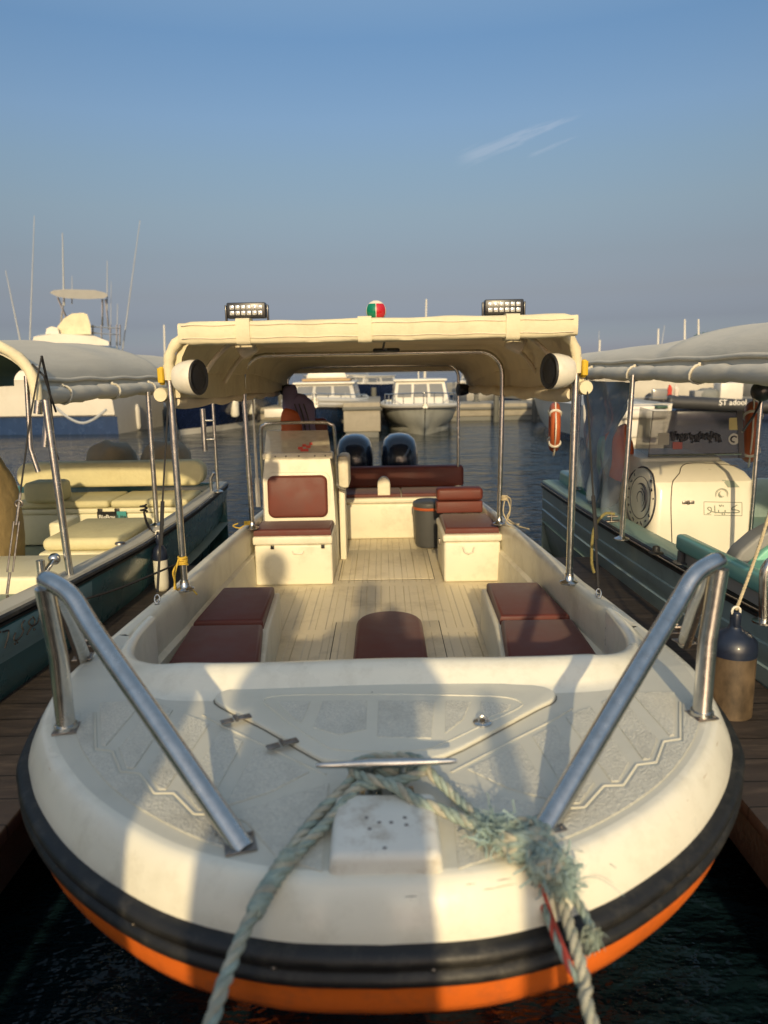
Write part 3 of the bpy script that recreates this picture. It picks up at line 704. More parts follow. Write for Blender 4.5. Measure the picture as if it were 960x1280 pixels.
# sleeves over the first hoop's shoulders
for s in (-1, 1):
    g = G(); pts = [(s * HX, 3.38, 1.78), (s * HX, 3.38, 1.85)] + [(s * (HX - .14 + .14 * math.cos(a)), 3.38, 1.845 + .14 * math.sin(a)) for a in [R(9 * k) for k in range(11)]]
    pts = [(q[0] + XC(3.38), q[1], q[2]) for q in pts]; g.tube(pts, [.024 + .003 * math.sin(i * 2.1) for i in range(len(pts))], 12); obj('hoop_sleeve', g, m_canvas, h1, 60)
# canopy cloth
def can_sec(y):
    k = (y - 3.2) / 3.7; hw = .93 - .035 * k; zt = 2.005 - .06 * k - (.10 * max(0, (k - .55) / .45) ** 1.5); zs = 1.70 - .05 * k; r = .17; out = []
    out.append((-hw - .012, zs)); out.append((-hw - .014, (zs + zt) / 2 - .02))
    for j in range(6): a = R(180 - 90 * j / 5); out.append((-hw + r + r * math.cos(a), zt - r + r * math.sin(a)))
    for j in range(1, 9):
        u = j / 9; x = -hw + r + (2 * hw - 2 * r) * u; out.append((x, zt + .018 * math.sin(math.pi * u)))
    for j in range(6): a = R(90 - 90 * j / 5); out.append((hw - r + r * math.cos(a), zt - r + r * math.sin(a)))
    out.append((hw + .014, (zs + zt) / 2 - .02)); out.append((hw + .012, zs)); return out
g = G(); rings = []; ny = 46
for i in range(ny + 1):
    y = 3.40 + (6.95 - 3.40) * i / ny; sec = can_sec(y); sag = .012 * math.sin(math.pi * ((y - 3.38) % 1.74) / 1.74)
    n_ = len(sec); up = []; lo = []
    for j, (x, z) in enumerate(sec):
        wr = noise.noise(Vector((x * 4, y * 3, z * 4))) * .008
        up.append(Vector((x, y, z - sag + wr))); x += XC(y); cx, cz = 0, 1.7; d = Vector((x - cx, 0, z - cz)).normalized() * .006; lo.append(Vector((x, y, z - sag + wr)) - d)
    rings.append((up, lo))
ru = [g.ring(u) for u, l in rings]; rl = [g.ring(l) for u, l in rings]
for i in range(ny): g.bridge(ru[i], ru[i + 1], False, 0); g.bridge(rl[i], rl[i + 1], False, 1)
for i in (0, ny): g.bridge(ru[i], rl[i], False, 0)
cano = obj('canopy', g, [m_canvas, m_canvas_in], boat, 60)
# rolled front valance
g = G(); rings = []
for i in range(61):
    x = -.885 + 1.745 * i / 60; wob = noise.noise(Vector((x * 7, 0, 3))) * .006; rg = []
    k = 1 if 1 < i < 59 else .88
    for j in range(14):
        a = 2 * math.pi * j / 14; c_, s_ = math.cos(a), math.sin(a)
        rg.append(Vector((x, 3.27 + .045 * abs(c_) ** .35 * (1 if c_ > 0 else -1) * k, 1.983 + wob * .6 + (.050 * abs(s_) ** .35 * (1 if s_ > 0 else -1)) * k + .006 * noise.noise(Vector((x * 5, j, 1))) + .004 * math.sin(x * 1.4))))
    rings.append(rg)
g.loft(rings); obj('rolled_valance', g, m_canvas, cano, 60)
for x in (-.60, -.07, .575):
    g = G(); rg = []
    g.loft([[Vector((x + dx, 3.27 + .052 * abs(math.cos(a)) ** .35 * (1 if math.cos(a) > 0 else -1), 1.984 + .058 * abs(math.sin(a)) ** .35 * (1 if math.sin(a) > 0 else -1))) for a in [2 * math.pi * j / 16 for j in range(16)]] for dx in (-.03, .03)]); obj('strap', g, m_canvas, cano, 60)
for zz in (1.957, 2.012):
    g = G(); g.tube([(-.87 + 1.71 * i / 40, 3.2235, zz + .002 * math.sin(i * 1.3)) for i in range(41)], .0022, 5); obj('hem', g, m_canvas_in, cano, 60)
# rolled side curtains under the eaves, laced
for s in (-1, 1):
    g = G(); pts = []; rad = []
    for i in range(60):
        y = 3.42 + (6.9 - 3.42) * i / 59; k = (y - 3.2) / 3.7; pts.append((s * (.93 - .035 * k + .005) + XC(y), y, 1.685 - .05 * k - .012 * math.sin(math.pi * i / 59 * 5) ** 2)); rad.append(.032 + .003 * math.sin(i * .8) + (.002 if i % 12 else -.006))
    g.tube(pts, rad, 12); obj('rolled_side_curtain', g, m_canvas_in, cano, 60)
    for k in range(2):
        g = G(); a = Vector((s * .72, 3.55 + k * .5, 1.95 - .02 * k)); b = Vector((s * .90, 3.6 + k * .6, 1.76)); c = a + Vector((s * .06, .16, 0))
        g.tube(sm([a, (a + b) / 2 + Vector((0, 0, .02)), b], 5), .012, 8); obj('strap', g, m_canvas_in, cano, 60)
    g = G(); g.box((s * .66, 3.62, 1.93), (.09, .06, .09), .015, ry=.5 * s); obj('folded_strap', g, m_canvas_in, cano, 60)
g = G(); g.box((.02, 3.75, 1.965), (.14, .07, .03), .012); g.tube([(.02, 3.75, 1.96), (.01, 3.8, 1.92), (.03, 4.3, 1.93)], .006, 8); g.box((.03, 4.35, 1.925), (.16, .08, .025), .012); obj('cabin_lamp', g, m_black, cano)
g = G(); g.b2(-.84, .84, 6.93, 6.96, 1.80, 1.86, .012); obj('rear_valance', g, m_canvas_in, cano)
# stays from the canopy to padeyes on the gunwales
for s, bx, by, tx, ty in ((-1, 197, 757, 212, 500), (1, 748, 750, 733, 500)):
    bot = P(bx, by, z=sheer(3.2) + .005); top = P(tx, ty - 30, Y=3.40); g = G()
    ey = bot + Vector((0, 0, .03))
    g.lathe([(.016, 0), (.016, .004), (.008, .008), (.007, .026)], bot, n=12); t_ = (top - ey).normalized()
    g.tube([ey + t_ * .02 * math.sin(a) + Vector((.011 * math.cos(a), 0, 0)) for a in [2 * math.pi * k / 12 for k in range(12)]], .0035, 8, closed=True)
    pe = obj('padeye', g, m_steel, boat)
    g = G(); L = (top - ey).length; p = ey + t_ * .03
    g.tube([p, ey + t_ * .42], .006, 6); g.tube([ey + t_ * .24 + Vector((0.004, 0, 0)), ey + t_ * .44], .009, 6); g.tube([ey + t_ * .42, ey + t_ * (L * .75), top], .0042, 6)
    obj('stay_strap', g, m_cord, pe)
# side fittings with yellow clip and roller
for s in (-1, 1):
    g = G(); x = s * (HX + .035) - .04; g.box((x, 3.38, 1.80), (.028, .03, .085), .012); g.tube([(x, 3.36, 1.835), (x - s * .0, 3.36, 1.77)], .015, 8); obj('yellow_clip', g, M('yellow_webbing', (.62, .40, .02), .6), h1)
    g = G(); g.lathe([(.008, -.03), (.030, -.03), (.034, -.02), (.034, .02), (.030, .03), (.008, .03)], (x + s * .012, 3.40, 1.713), axis='Y', n=20); obj('curtain_roller', g, m_canvas, h1)
# speakers
def speaker(c, s, r, L, small=False):
    g = G(); c = Vector(c); d = Vector((-s * .96, -.28, 0)).normalized(); t = G()
    t.lathe([(.001, -L * .5), (r * .72, -L * .48), (r * .88, -L * .3), (r, L * .1), (r, L * .38), (r * .96, L * .42), (0.001, L * .42)], axis='Z', n=32)
    q = d.to_track_quat('Z', 'Y').to_matrix().to_4x4(); g._add(t.b, Matrix.Translation(c) @ q @ Matrix.Scale(1, 4))
    o = obj('canopy_speaker', g, m_white if not small else m_black, h1 if not small else h3, 50)
    t = G(); t.lathe([(r * .98, L * .40), (r * 1.02, L * .44), (r * .97, L * .50), (r * .90, L * .50), (r * .86, L * .47)], n=32); t.lathe([(r * .97, L * .505 - .012), (r * .5, L * .52), (0.001, L * .525)], n=32)
    g = G(); g._add(t.b, Matrix.Translation(c) @ q); obj('grille', g, m_mesh, o, 50)
speaker((-.885, 3.36, 1.79), -1, .080, .115); speaker((.815, 3.36, 1.79), 1, .080, .115)
speaker(P(358, 488, Y=6.7), -1, .055, .10, True); speaker(P(579, 487, Y=6.7), 1, .055, .10, True)
# led light bars
m_led = M('led_reflector', (.75, .75, .70), .12, .6, var=.3, vs=200)
def lightbar(px, py, n):
    c = P(px, py, Y=3.30); g = G(); W = .172; H = .068
    g.b2(c.x - W / 2, c.x + W / 2, c.y - .01, c.y + .04, c.z - H / 2, c.z + H / 2, .006)
    for k in range(9): g.b2(c.x - W / 2 + .01, c.x + W / 2 - .01, c.y + .042, c.y + .062, c.z - H / 2 + .004 + k * .007, c.z - H / 2 + .007 + k * .007)
    for s in (-1, 1): g.b2(c.x + s * (W / 2 + .003), c.x + s * (W / 2 + .010), c.y, c.y + .03, c.z - H / 2 - .03, c.z + H / 2 - .01, .002)
    g.b2(c.x - W / 2 - .01, c.x + W / 2 + .01, c.y, c.y + .03, c.z - H / 2 - .034, c.z - H / 2 - .028, .001)
    o = obj('light_bar', g, m_black, cano)
    g = G()
    for i in range(6):
        for j in range(2):
            cc = (c.x - W * .36 + i * W * .144, c.y - .0105, c.z + (.012 if j else -.012)); g.box(cc, (.020, .006, .019), .004)
            g.ball((cc[0], cc[1] - .003, cc[2]), .006, (1, .6, 1), 8)
    obj('led_lens', g, m_led, o)
lightbar(308, 388, 6); lightbar(630, 384, 6)
# bow light, red and green
c = P(470, 388, Y=3.28); g = G(); g.ball(c + Vector((0, .03, 0)), .046, (1, .9, 1), 24); g.b2(c.x - .045, c.x + .045, c.y, c.y + .06, c.z - .066, c.z - .043, .006); nl = obj('bow_light', g, m_white, cano, 50)
for s, m in ((-1, m_green), (1, m_red)):
    t = G(); g = G(); grid = []
    for i in range(9):
        th = R(-38 + 76 * i / 8); grid.append([c + Vector((0, .03, 0)) + Vector((s * .0475 * math.cos(th) * math.sin(R(2 + 58 * j / 8)), -.0445 * math.cos(th) * math.cos(R(2 + 58 * j / 8)), .0475 * math.sin(th))) for j in range(9)])
    g.sheet(grid); obj('lens', g, m, nl, 60)
g = G()
for dx in (-.025, .0, .025): g.ball((c.x + dx, c.y - .004, c.z - .055), .007, n=8)
obj('screw', g, m_steel_old, nl)
# rope lashings at hoop feet
def lash(c, r, name, mat, n=5, tail=()):
    g = G(); pts = []
    for k in range(n * 14): a = 2 * math.pi * k / 14; pts.append(Vector(c) + Vector((r * math.cos(a), r * math.sin(a), .007 * k / 14 + .002 * math.sin(a * 1.7))))
    g.tube(pts, .0042, 6)
    for tl in tail: g.tube(sm([Vector(c) + Vector(q) for q in tl], 6), .0042, 6)
    return g
tie = lash((-.978, 3.38, .90), .021, '', m_yellow, 6, [[(-.02, 0, .02), (-.045, -.02, -.03), (-.05, .01, -.09), (-.055, -.01, -.15)], [(-.015, -.02, .03), (-.035, -.03, -.05), (-.038, -.01, -.14)], [(.0, .02, -.11), (.04, .0, -.13), (.07, -.05, -.135)]])
obj('yellow_lashing', tie, m_yellow, h1)
tie = lash((-.965, 4.98, .755), .021, '', m_yellow, 4, [[(-.02, 0, .0), (-.06, 0, -.02), (-.10, -.02, .0), (-.06, -.03, .02)]])
obj('yellow_lashing', tie, m_yellow, h2)
tie = lash((.845, 4.98, .90), .021, '', m_tan_rope, 5, [[(.02, 0, .02), (.04, -.02, -.06), (.02, -.03, -.12), (.08, -.1, -.16), (.14, -.2, -.165)], [(.0, -.02, .0), (-.01, -.04, -.08), (.03, -.06, -.15), (.1, -.05, -.162)], [(.01, .02, .03), (.05, .02, .0), (.04, 0, -.1), (.0, -.08, -.15), (.05, -.2, -.165)]])
obj('tan_lashing', tie, m_tan_rope, h2)
# outboards
def outboard(x):
    g = G(); rings = []
    for zz, wx, wy, yo in ((.66, .10, .16, 0), (.70, .155, .25, 0), (.80, .172, .29, 0), (.95, .175, .30, .0), (1.05, .165, .28, .01), (1.12, .14, .24, .02), (1.165, .09, .17, .03), (1.178, .03, .07, .03)):
        rings.append([Vector((x + 1.1 * wx * (abs(math.cos(a)) ** .75) * (1 if math.cos(a) > 0 else -1), 7.42 + yo + wy * (abs(math.sin(a)) ** .75) * (1 if math.sin(a) > 0 else -1), zz)) for a in [2 * math.pi * j / 28 for j in range(28)]])
    g.loft(rings); o = obj('outboard_cowl', g, m_navy_eng, boat, 60)
    g = G(); g.loft([[Vector((x + wx * math.cos(a), 7.44 + wy * math.sin(a), zz)) for a in [2 * math.pi * j / 16 for j in range(16)]] for zz, wx, wy in ((.70, .09, .15), (.4, .07, .13), (.1, .05, .12), (-.4, .04, .12))]); g.b2(x - .1, x + .1, 7.13, 7.35, .35, .68, .02); obj('leg', g, m_black, o, 60)
outboard(P(442, 565, Y=7.15).x); outboard(P(500, 565, Y=7.15).x)
# ------------------------------------------------------------------ mooring ropes
RM = [m_teal_rope, m_grey_rope, m_redyarn]
def D(px, py, dz=.012): return P(px, py, z=DK + dz)
rt = thing('mooring_rope', (-.05, 1.40, DK), 'thick spliced teal grey rope looped on the cleat and running down to the left', 'rope', 'mooring ropes on the bow cleat')
cA = P(452, 962, z=.925); cB = P(520, 962, z=.925)
edge = lambda px, py, y, dz=0: P(px, py, Y=y) + Vector((0, 0, dz))
g = G()
lead = [cB + Vector((0, .03, .0)), cB + Vector((.02, -.01, .005)), P(500, 975, z=.925), P(470, 980, z=.93), P(445, 985, z=.925), P(415, 1022, z=.905), P(385, 1052, z=.898), P(352, 1090, z=.89), P(336, 1112, Y=1.165)]
g.rope(sm(lead, 8), .0115, .075, mis=(0, 0, 1)); obj('strand_line', g, RM, rt, 60)
g = G(); g.rope(sm([cB + Vector((.0, .03, .01)), cA + Vector((.02, .025, .012)), cA + Vector((-.015, 0, .002)), P(438, 978, z=.915), P(400, 1016, z=.902), P(366, 1060, z=.895), P(340, 1104, Y=1.175), P(326, 1122, Y=1.14), P(318, 1140, Y=1.12), P(304, 1168, Y=1.08), P(285, 1215, Y=1.02), P(262, 1285, Y=.94), Vector((-.36, .55, .62)), Vector((-.42, .22, .50))], 10), .0125, .08, mis=(1, 0, 1)); obj('splice', g, RM, rt, 60)
g = G(); pts = sm([P(362, 1068, z=.905), P(345, 1095, Y=1.19), P(330, 1118, Y=1.15), P(318, 1142, Y=1.115)], 10)
g.rope(pts, .0175, .06, strands=4, mis=(0, 1, 0, 0)); obj('eye_splice', g, RM, rt, 60)
rt2 = thing('mooring_rope', (.15, 1.35, DK), 'frayed teal rope with a shaggy knot beside the right rail foot', 'rope', 'mooring ropes on the bow cleat')
g = G(); g.rope(sm([cA + Vector((-.005, .025, .005)), cA + Vector((-.02, .0, .005)), P(455, 972, z=.935), P(487, 980, z=.94), P(520, 1000, z=.925), P(560, 1016, z=.915), P(600, 1035, z=.915), P(640, 1052, z=.915)], 8), .0125, .075, mis=(0, 1, 0)); obj('inner_loop', g, RM, rt2, 60)
g = G(); g.rope(sm([cB + Vector((-.04, .03, .015)), cB + Vector((.01, .02, .012)), P(540, 968, z=.925), P(563, 990, z=.905), P(590, 1015, z=.905), P(620, 1035, z=.91), P(650, 1050, z=.915)], 8), .0115, .075, mis=(0, 0, 1)); obj('outer_loop', g, RM, rt2, 60)
def knot_core(g, c, n, R0, r, seed):
    rnd = random.Random(seed)
    for k in range(n):
        ax = Vector((rnd.gauss(0, 1), rnd.gauss(0, 1), rnd.gauss(0, 1))).normalized(); u = ax.orthogonal().normalized(); v = ax.cross(u)
        pts = [Vector(c) + Vector((R0[0] * q.x, R0[1] * q.y, R0[2] * q.z)) for q in [(u * math.cos(a) + v * math.sin(a)) * rnd.uniform(.65, .95) + ax * .2 * math.sin(2 * a) for a in [2 * math.pi * j / 14 for j in range(15)]]]
        g.rope(pts, r, r * 6, n=5, mis=(0, 0, 1))
kc = P(655, 1050, z=.918); g = G(); knot_core(g, kc, 9, (.060, .050, .034), .010, 3); knot_core(g, P(680, 1078, z=.912), 7, (.042, .042, .030), .010, 5); obj('knot', g, RM, rt2, 60)
# frayed fibres round the knot: countless hairs
g = G(); rnd = random.Random(11)
path = sm([P(610, 1035, z=.915), P(640, 1045, z=.925), P(668, 1058, z=.92), P(690, 1085, z=.905), P(700, 1105, Y=1.20)], 10)
for k in range(2600):
    c = path[rnd.randrange(len(path))]; d = Vector((rnd.gauss(0, 1), rnd.gauss(0, 1), rnd.gauss(.25, .8))).normalized(); s0 = c + Vector((d.x * .030, d.y * .028, d.z * .022)) * rnd.uniform(.5, 1.1)
    L = rnd.uniform(.012, .038); side = Vector((rnd.gauss(0, 1), rnd.gauss(0, 1), rnd.gauss(-.4, .7))).normalized()
    e = s0 + d * L * .35 + side * L * .7; m_ = (s0 + e) / 2 + Vector((rnd.gauss(0, .006), rnd.gauss(0, .006), rnd.gauss(0, .005)))
    for q in (m_, e):
        if q.z < DK + .002 and q.y > 1.2: q.z = DK + .002
    g.tube([s0, m_, e], [.0006, .0005, .0002], 3)
for k in range(200):
    c = path[rnd.randrange(len(path))]; p = c + Vector((rnd.gauss(0, .013), rnd.gauss(0, .013), rnd.gauss(.004, .008))); pts = [p]; d = Vector((rnd.gauss(0, 1), rnd.gauss(0, 1), rnd.gauss(0, .5))).normalized()
    for q in range(6):
        d = (d + Vector((rnd.gauss(0, .7), rnd.gauss(0, .7), rnd.gauss(-.1, .5)))).normalized(); p = p + d * rnd.uniform(.006, .013); p.z = max(p.z, DK + .003 if p.y > 1.19 else .78); pts.append(p)
    g.tube(sm(pts, 3), rnd.uniform(.0010, .0024), 4)
o = obj('frayed_fibres', g, m_fuzz, rt2, 0); o['kind'] = 'stuff'
# running part and tails
end = [Vector((.36, .55, .62)), Vector((.44, .22, .50))]
g = G(); g.rope(sm([P(672, 1070, z=.925), P(690, 1100, Y=1.22), P(706, 1140, Y=1.16), P(720, 1185, Y=1.09), P(733, 1235, Y=1.03), P(742, 1285, Y=.97)] + end, 10), .0115, .075, mis=(1, 1, 1)); obj('running_line', g, RM, rt2, 60)
g = G(); g.rope(sm([P(664, 1075, z=.92), P(672, 1112, Y=1.21), P(686, 1150, Y=1.15), P(704, 1195, Y=1.08), P(728, 1235, Y=1.035), P(738, 1262, Y=1.0)], 10), .007, .06, mis=(2, 0, 0)); obj('red_tracer_line', g, RM, rt2, 60)
g = G(); g.tube(sm([P(668, 1085, z=.92), P(684, 1128, Y=1.185), P(700, 1172, Y=1.105), P(718, 1215, Y=1.06)], 6), .0035, 6, mi=2); obj('red_tracer', g, RM, rt2, 60)
g = G(); g.rope(sm([P(690, 1075, z=.92), P(704, 1100, Y=1.225), P(722, 1128, Y=1.175), P(738, 1158, Y=1.13), P(741, 1176, Y=1.105)], 8), .0085, .06, mis=(0, 0, 0))
rnd = random.Random(4); te = P(740, 1172, Y=1.105)
for k in range(90):
    d = Vector((rnd.gauss(0, .35), rnd.gauss(0, .35), -1)).normalized(); s0 = te + Vector((rnd.gauss(0, .007), rnd.gauss(0, .006), rnd.uniform(0, .02))); g.tube([s0, s0 + d * .015, s0 + d * rnd.uniform(.02, .04)], [.0014, .0012, .0005], 3)
obj('frayed_tail', g, RM, rt2, 60)
g = G(); s_ = P(708, 1060, z=.92); g.tube(sm([s_, P(745, 1070, Y=1.28), P(770, 1085, Y=1.24)], 6), .0007, 3); g.tube(sm([P(705, 1100, Y=1.22), P(748, 1098, Y=1.22), P(780, 1120, Y=1.18)], 6), .0007, 3); obj('loose_fibres', g, m_fuzz, rt2, 0)
# turns of rope round the cleat
g = G(); pts = []
for k in range(3 * 12): a = 2 * math.pi * k / 12; cc = (cA + cB) / 2 + Vector((0, .012, -.004)); pts.append(cc + Vector((.052 * math.cos(a), .030 * math.sin(a), -.012 + .010 * k / 12)))
g.rope(pts, .010, .06, mis=(0, 1, 0)); obj('cleat_turns', g, RM, rt2, 60)
for x, lab in ((-.42, 'left'), (.44, 'right')):
    g = G(); g.tube([(x - .09, .20, DZ + .06), (x + .09, .20, DZ + .06)], .012, 10); g.tube([(x - .03, .20, DZ), (x - .03, .20, DZ + .06)], .013, 8); g.tube([(x + .03, .20, DZ), (x + .03, .20, DZ + .06)], .013, 8)
    solo('dock_cleat', g, m_alu, 'metal cleat on the walkway holding the %s rope' % ('spliced' if lab == 'left' else 'frayed'), 'cleat')

# ------------------------------------------------------------------ two people on the walkway behind the camera (they cast the shadows)
m_skin = M('skin', (.36, .20, .13), .55, var=.08)
m_shirt = M('added_robe_cloth', (.05, .07, .10), .9, var=.15, bump=.3, bs=60)
m_trous = M('grey_trouser_cloth', (.07, .07, .07), .9, var=.15)
m_hair = M('dark_hair', (.015, .012, .010), .7, bump=.5, bs=200)
def person(base, Ht, hands, label, arms_up, wide=1.0):
    bx, by, bz = base; k = Ht / 1.75
    o = thing('person', base, label, 'person')
    V = []; E = []; Rr = []
    m_trous_ = m_trous
    def v(p, r, par=None):
        V.append((p[0] * k, p[1] * k, p[2] * k)); Rr.append(r * k)
        if par is not None: E.append((par, len(V) - 1))
        return len(V) - 1
    pel = v((0, 0, .95), .145); wa = v((0, 0, 1.10), .135, pel); ch = v((0, .01, 1.30), .155, wa); nk = v((0, 0, 1.47), .065, ch); v((0, .01, 1.53), .06, nk)
    for s in (-1, 1):
        sh = v((s * .17, 0, 1.40), .075, ch)
        if arms_up: e_ = v((s * .285, .08, 1.24), .055, sh); wr = v(((hands[0] - bx) / k + s * .05, (hands[1] - by) / k - .03, (hands[2] - bz) / k - .07), .030, e_)
        else: e_ = v((s * .21, .0, 1.12), .045, sh); wr = v((s * .22, .05, .88), .030, e_)
        hp_ = v((s * .10, 0, .90), .10, pel); kn = v((s * .11, .01, .50), .065, hp_); an = v((s * .12, -.01, .10), .045, kn)
    me = bpy.data.meshes.new('body'); me.from_pydata(V, E, []); b = bpy.data.objects.new('body', me); C.objects.link(b); b.parent = o
    m1 = b.modifiers.new('skin', 'SKIN'); m2 = b.modifiers.new('sub', 'SUBSURF'); m2.levels = 2; m2.render_levels = 2
    if not me.skin_vertices: me.attributes.new
    sv = me.skin_vertices
    if len(sv) == 0:
        bpy.context.view_layer.objects.active = b; b.select_set(True); bpy.ops.mesh.customdata_skin_add(); sv = me.skin_vertices
    for i, r in enumerate(Rr): sv[0].data[i].radius = (r, r * .8)
    sv[0].data[0].use_root = True
    me.materials.append(m_shirt)
    g = G(); g.ball((0, .02 * k, 1.62 * k), .105 * k, (.78, .92, 1.12), 24); g.ball((0, .125 * k, 1.61 * k), .014, (1, 1, 1.5), 8)
    for s in (-1, 1): g.ball((s * .083 * k, .02 * k, 1.615 * k), .025 * k, (.4, .8, 1.2), 10)
    g.tube([(0, 0, 1.48 * k), (0, .01, 1.56 * k)], .052 * k, 12); obj('head', g, m_skin, o, 60, local=True)
    g = G(); g.ball((0, .0, 1.66 * k), .108 * k, (.86, .98, .95), 20); obj('hair', g, m_hair, o, 60, local=True)
    g = G(); rg = []
    for h, wx, wy in ((.06, .255, .17), (.45, .25, .165), (.90, .24, .16), (1.10, .225, .15), (1.28, .235, .15), (1.40, .215, .12), (1.46, .13, .09), (1.50, .07, .07)):
        rg.append([Vector((wx * wide * k * math.cos(a) * (1 + .03 * math.sin(a * 9) * (1.3 - h)), wy * k * math.sin(a), h * k)) for a in [2 * math.pi * j / 40 for j in range(40)]])
    g.loft(rg); obj('shadow_robe', g, m_shirt, o, 60, local=True)  # robe added over the body so that its cast shadow is solid
    for s in (-1, 1):
        g = G(); g.box((s * .12 * k, .05, .05), (.095, .27, .10), .035); obj('shoe', g, m_black, o, 60, local=True)
        if arms_up: w_ = Vector(((hands[0] - bx) + s * .05 * k, (hands[1] - by) - .03, (hands[2] - bz) - .07))
        else: w_ = Vector((s * .22 * k, .05 * k, .88 * k))
        up = 1 if arms_up else -1; g = G(); g.box(w_ + Vector((0, .01, .045 * up)), (.035, .07, .085), .015)
        for f in range(4):
            a = w_ + Vector((0, -.015 + f * .018, .085 * up)); g.tube([a, a + Vector((-s * .01, 0, .035 * up)), a + Vector((-s * .028, 0, (.055 + .006 * (f in (1, 2))) * up))], [.009, .0085, .006], 8)
        a = w_ + Vector((0, .04, .03 * up)); g.tube([a, a + Vector((-s * .01, .025, .02 * up)), a + Vector((-s * .02, .03, .045 * up))], [.011, .010, .007], 8)
        obj('hand', g, m_skin, o, 60, local=True)
    return o
person((-.165, -.42, DZ), 1.72, (0, -.10, 1.80), 'person in a long dark robe added to fill out the shadow, standing on the walkway holding up a phone', True)
person((-.845, -.25, DZ), 1.90, None, 'taller person in a long robe added to fill out the shadow, with arms hanging, beside the one with the phone', False, 1.12)
g = G(); g.b2(-.038, .038, -.062, -.052, 1.72, 1.875, .004); solo('phone', g, m_black, 'black phone held upright in both raised hands', 'phone')
g = G(); g.lathe([(.001, DZ), (.032, DZ), (.032, 1.7), (.026, 1.74), (.001, 1.75)], (.262, -.55, 0), n=16); solo('shadow_post', g, m_alu, 'unseen slim metal post added to cast a shadow band across the foredeck', 'post')  # unseen post, added to throw the narrow shadow band on the right deck

# ------------------------------------------------------------------ loose things in the boat
t = thing('cooler_jug', (.36, 6.0, FZ), 'dark grey round cooler with a pale lid, beside the starboard seat box', 'cooler')
c = Vector((.385, 6.10, FZ + .013))
g = G(); g.lathe([(.001, 0), (.105, 0), (.115, .02), (.13, .34), (.001, .34)], c, n=28); obj('body', g, m_grey_bin, t, 50)
g = G(); g.lathe([(.132, .325), (.137, .33), (.137, .348), (.130, .352)], c, n=28); obj('orange_rim', g, M('orange_plastic', (.45, .10, .03), .5), t, 50)
g = G(); g.lathe([(.001, .35), (.135, .35), (.138, .365), (.135, .385), (.11, .40), (.001, .405)], c, n=28); obj('lid', g, m_grey_bin, t, 50)
# life jacket and hooded cloth on the helm seat
t = thing('life_jacket', (-.68, 6.5, .98), 'orange red life jacket hanging on the helm seat under a purple cover', 'life jacket')
A0 = P(372, 533, Y=6.45)
def blob(name, c, dims, mat, par, wr=.02, seed=0, p=.6, n=20, m=14):
    g = G(); rings = []
    for i in range(m + 1):
        ph = -math.pi / 2 + math.pi * i / m; cz = math.sin(ph); cr = max(.001, math.cos(ph)) ** p; rg = []
        for j in range(n):
            a = 2 * math.pi * j / n; q = Vector((cr * math.cos(a) * dims[0], cr * math.sin(a) * dims[1], (abs(cz) ** .8) * (1 if cz > 0 else -1) * dims[2])); nn = noise.noise(q * 9 + Vector((seed, 0, 0))) * wr; rg.append(Vector(c) + q * (1 + nn / max(dims)))
        rings.append(rg)
    g.loft(rings); return obj(name, g, mat, par, 60)
m_purple = M('purple_grey_cloth', (.24, .20, .34), .9, var=.2, bump=.4, bs=30); m_ored = M('orange_red_nylon', (.50, .11, .03), .6, var=.2, bump=.4, bs=30)
blob('cover', A0 + Vector((.0, .10, .0)), (.155, .09, .27), m_purple, t, .05, 3, .5)
blob('cover_peak', A0 + Vector((-.07, .08, .24)), (.07, .06, .12), m_purple, t, .03, 5)
blob('jacket', A0 + Vector((-.045, -.09, -.06)), (.095, .05, .22), m_ored, t, .03, 9, .5)
for dx in (.02, .06, .10): 
    g = G(); g.tube(sm([A0 + Vector((dx - .04, .0, .20)), A0 + Vector((dx, -.0, .05)), A0 + Vector((dx + .02, -.01, -.2))], 6), .006, 6); obj('strap', g, m_grey_bin, t, 60)
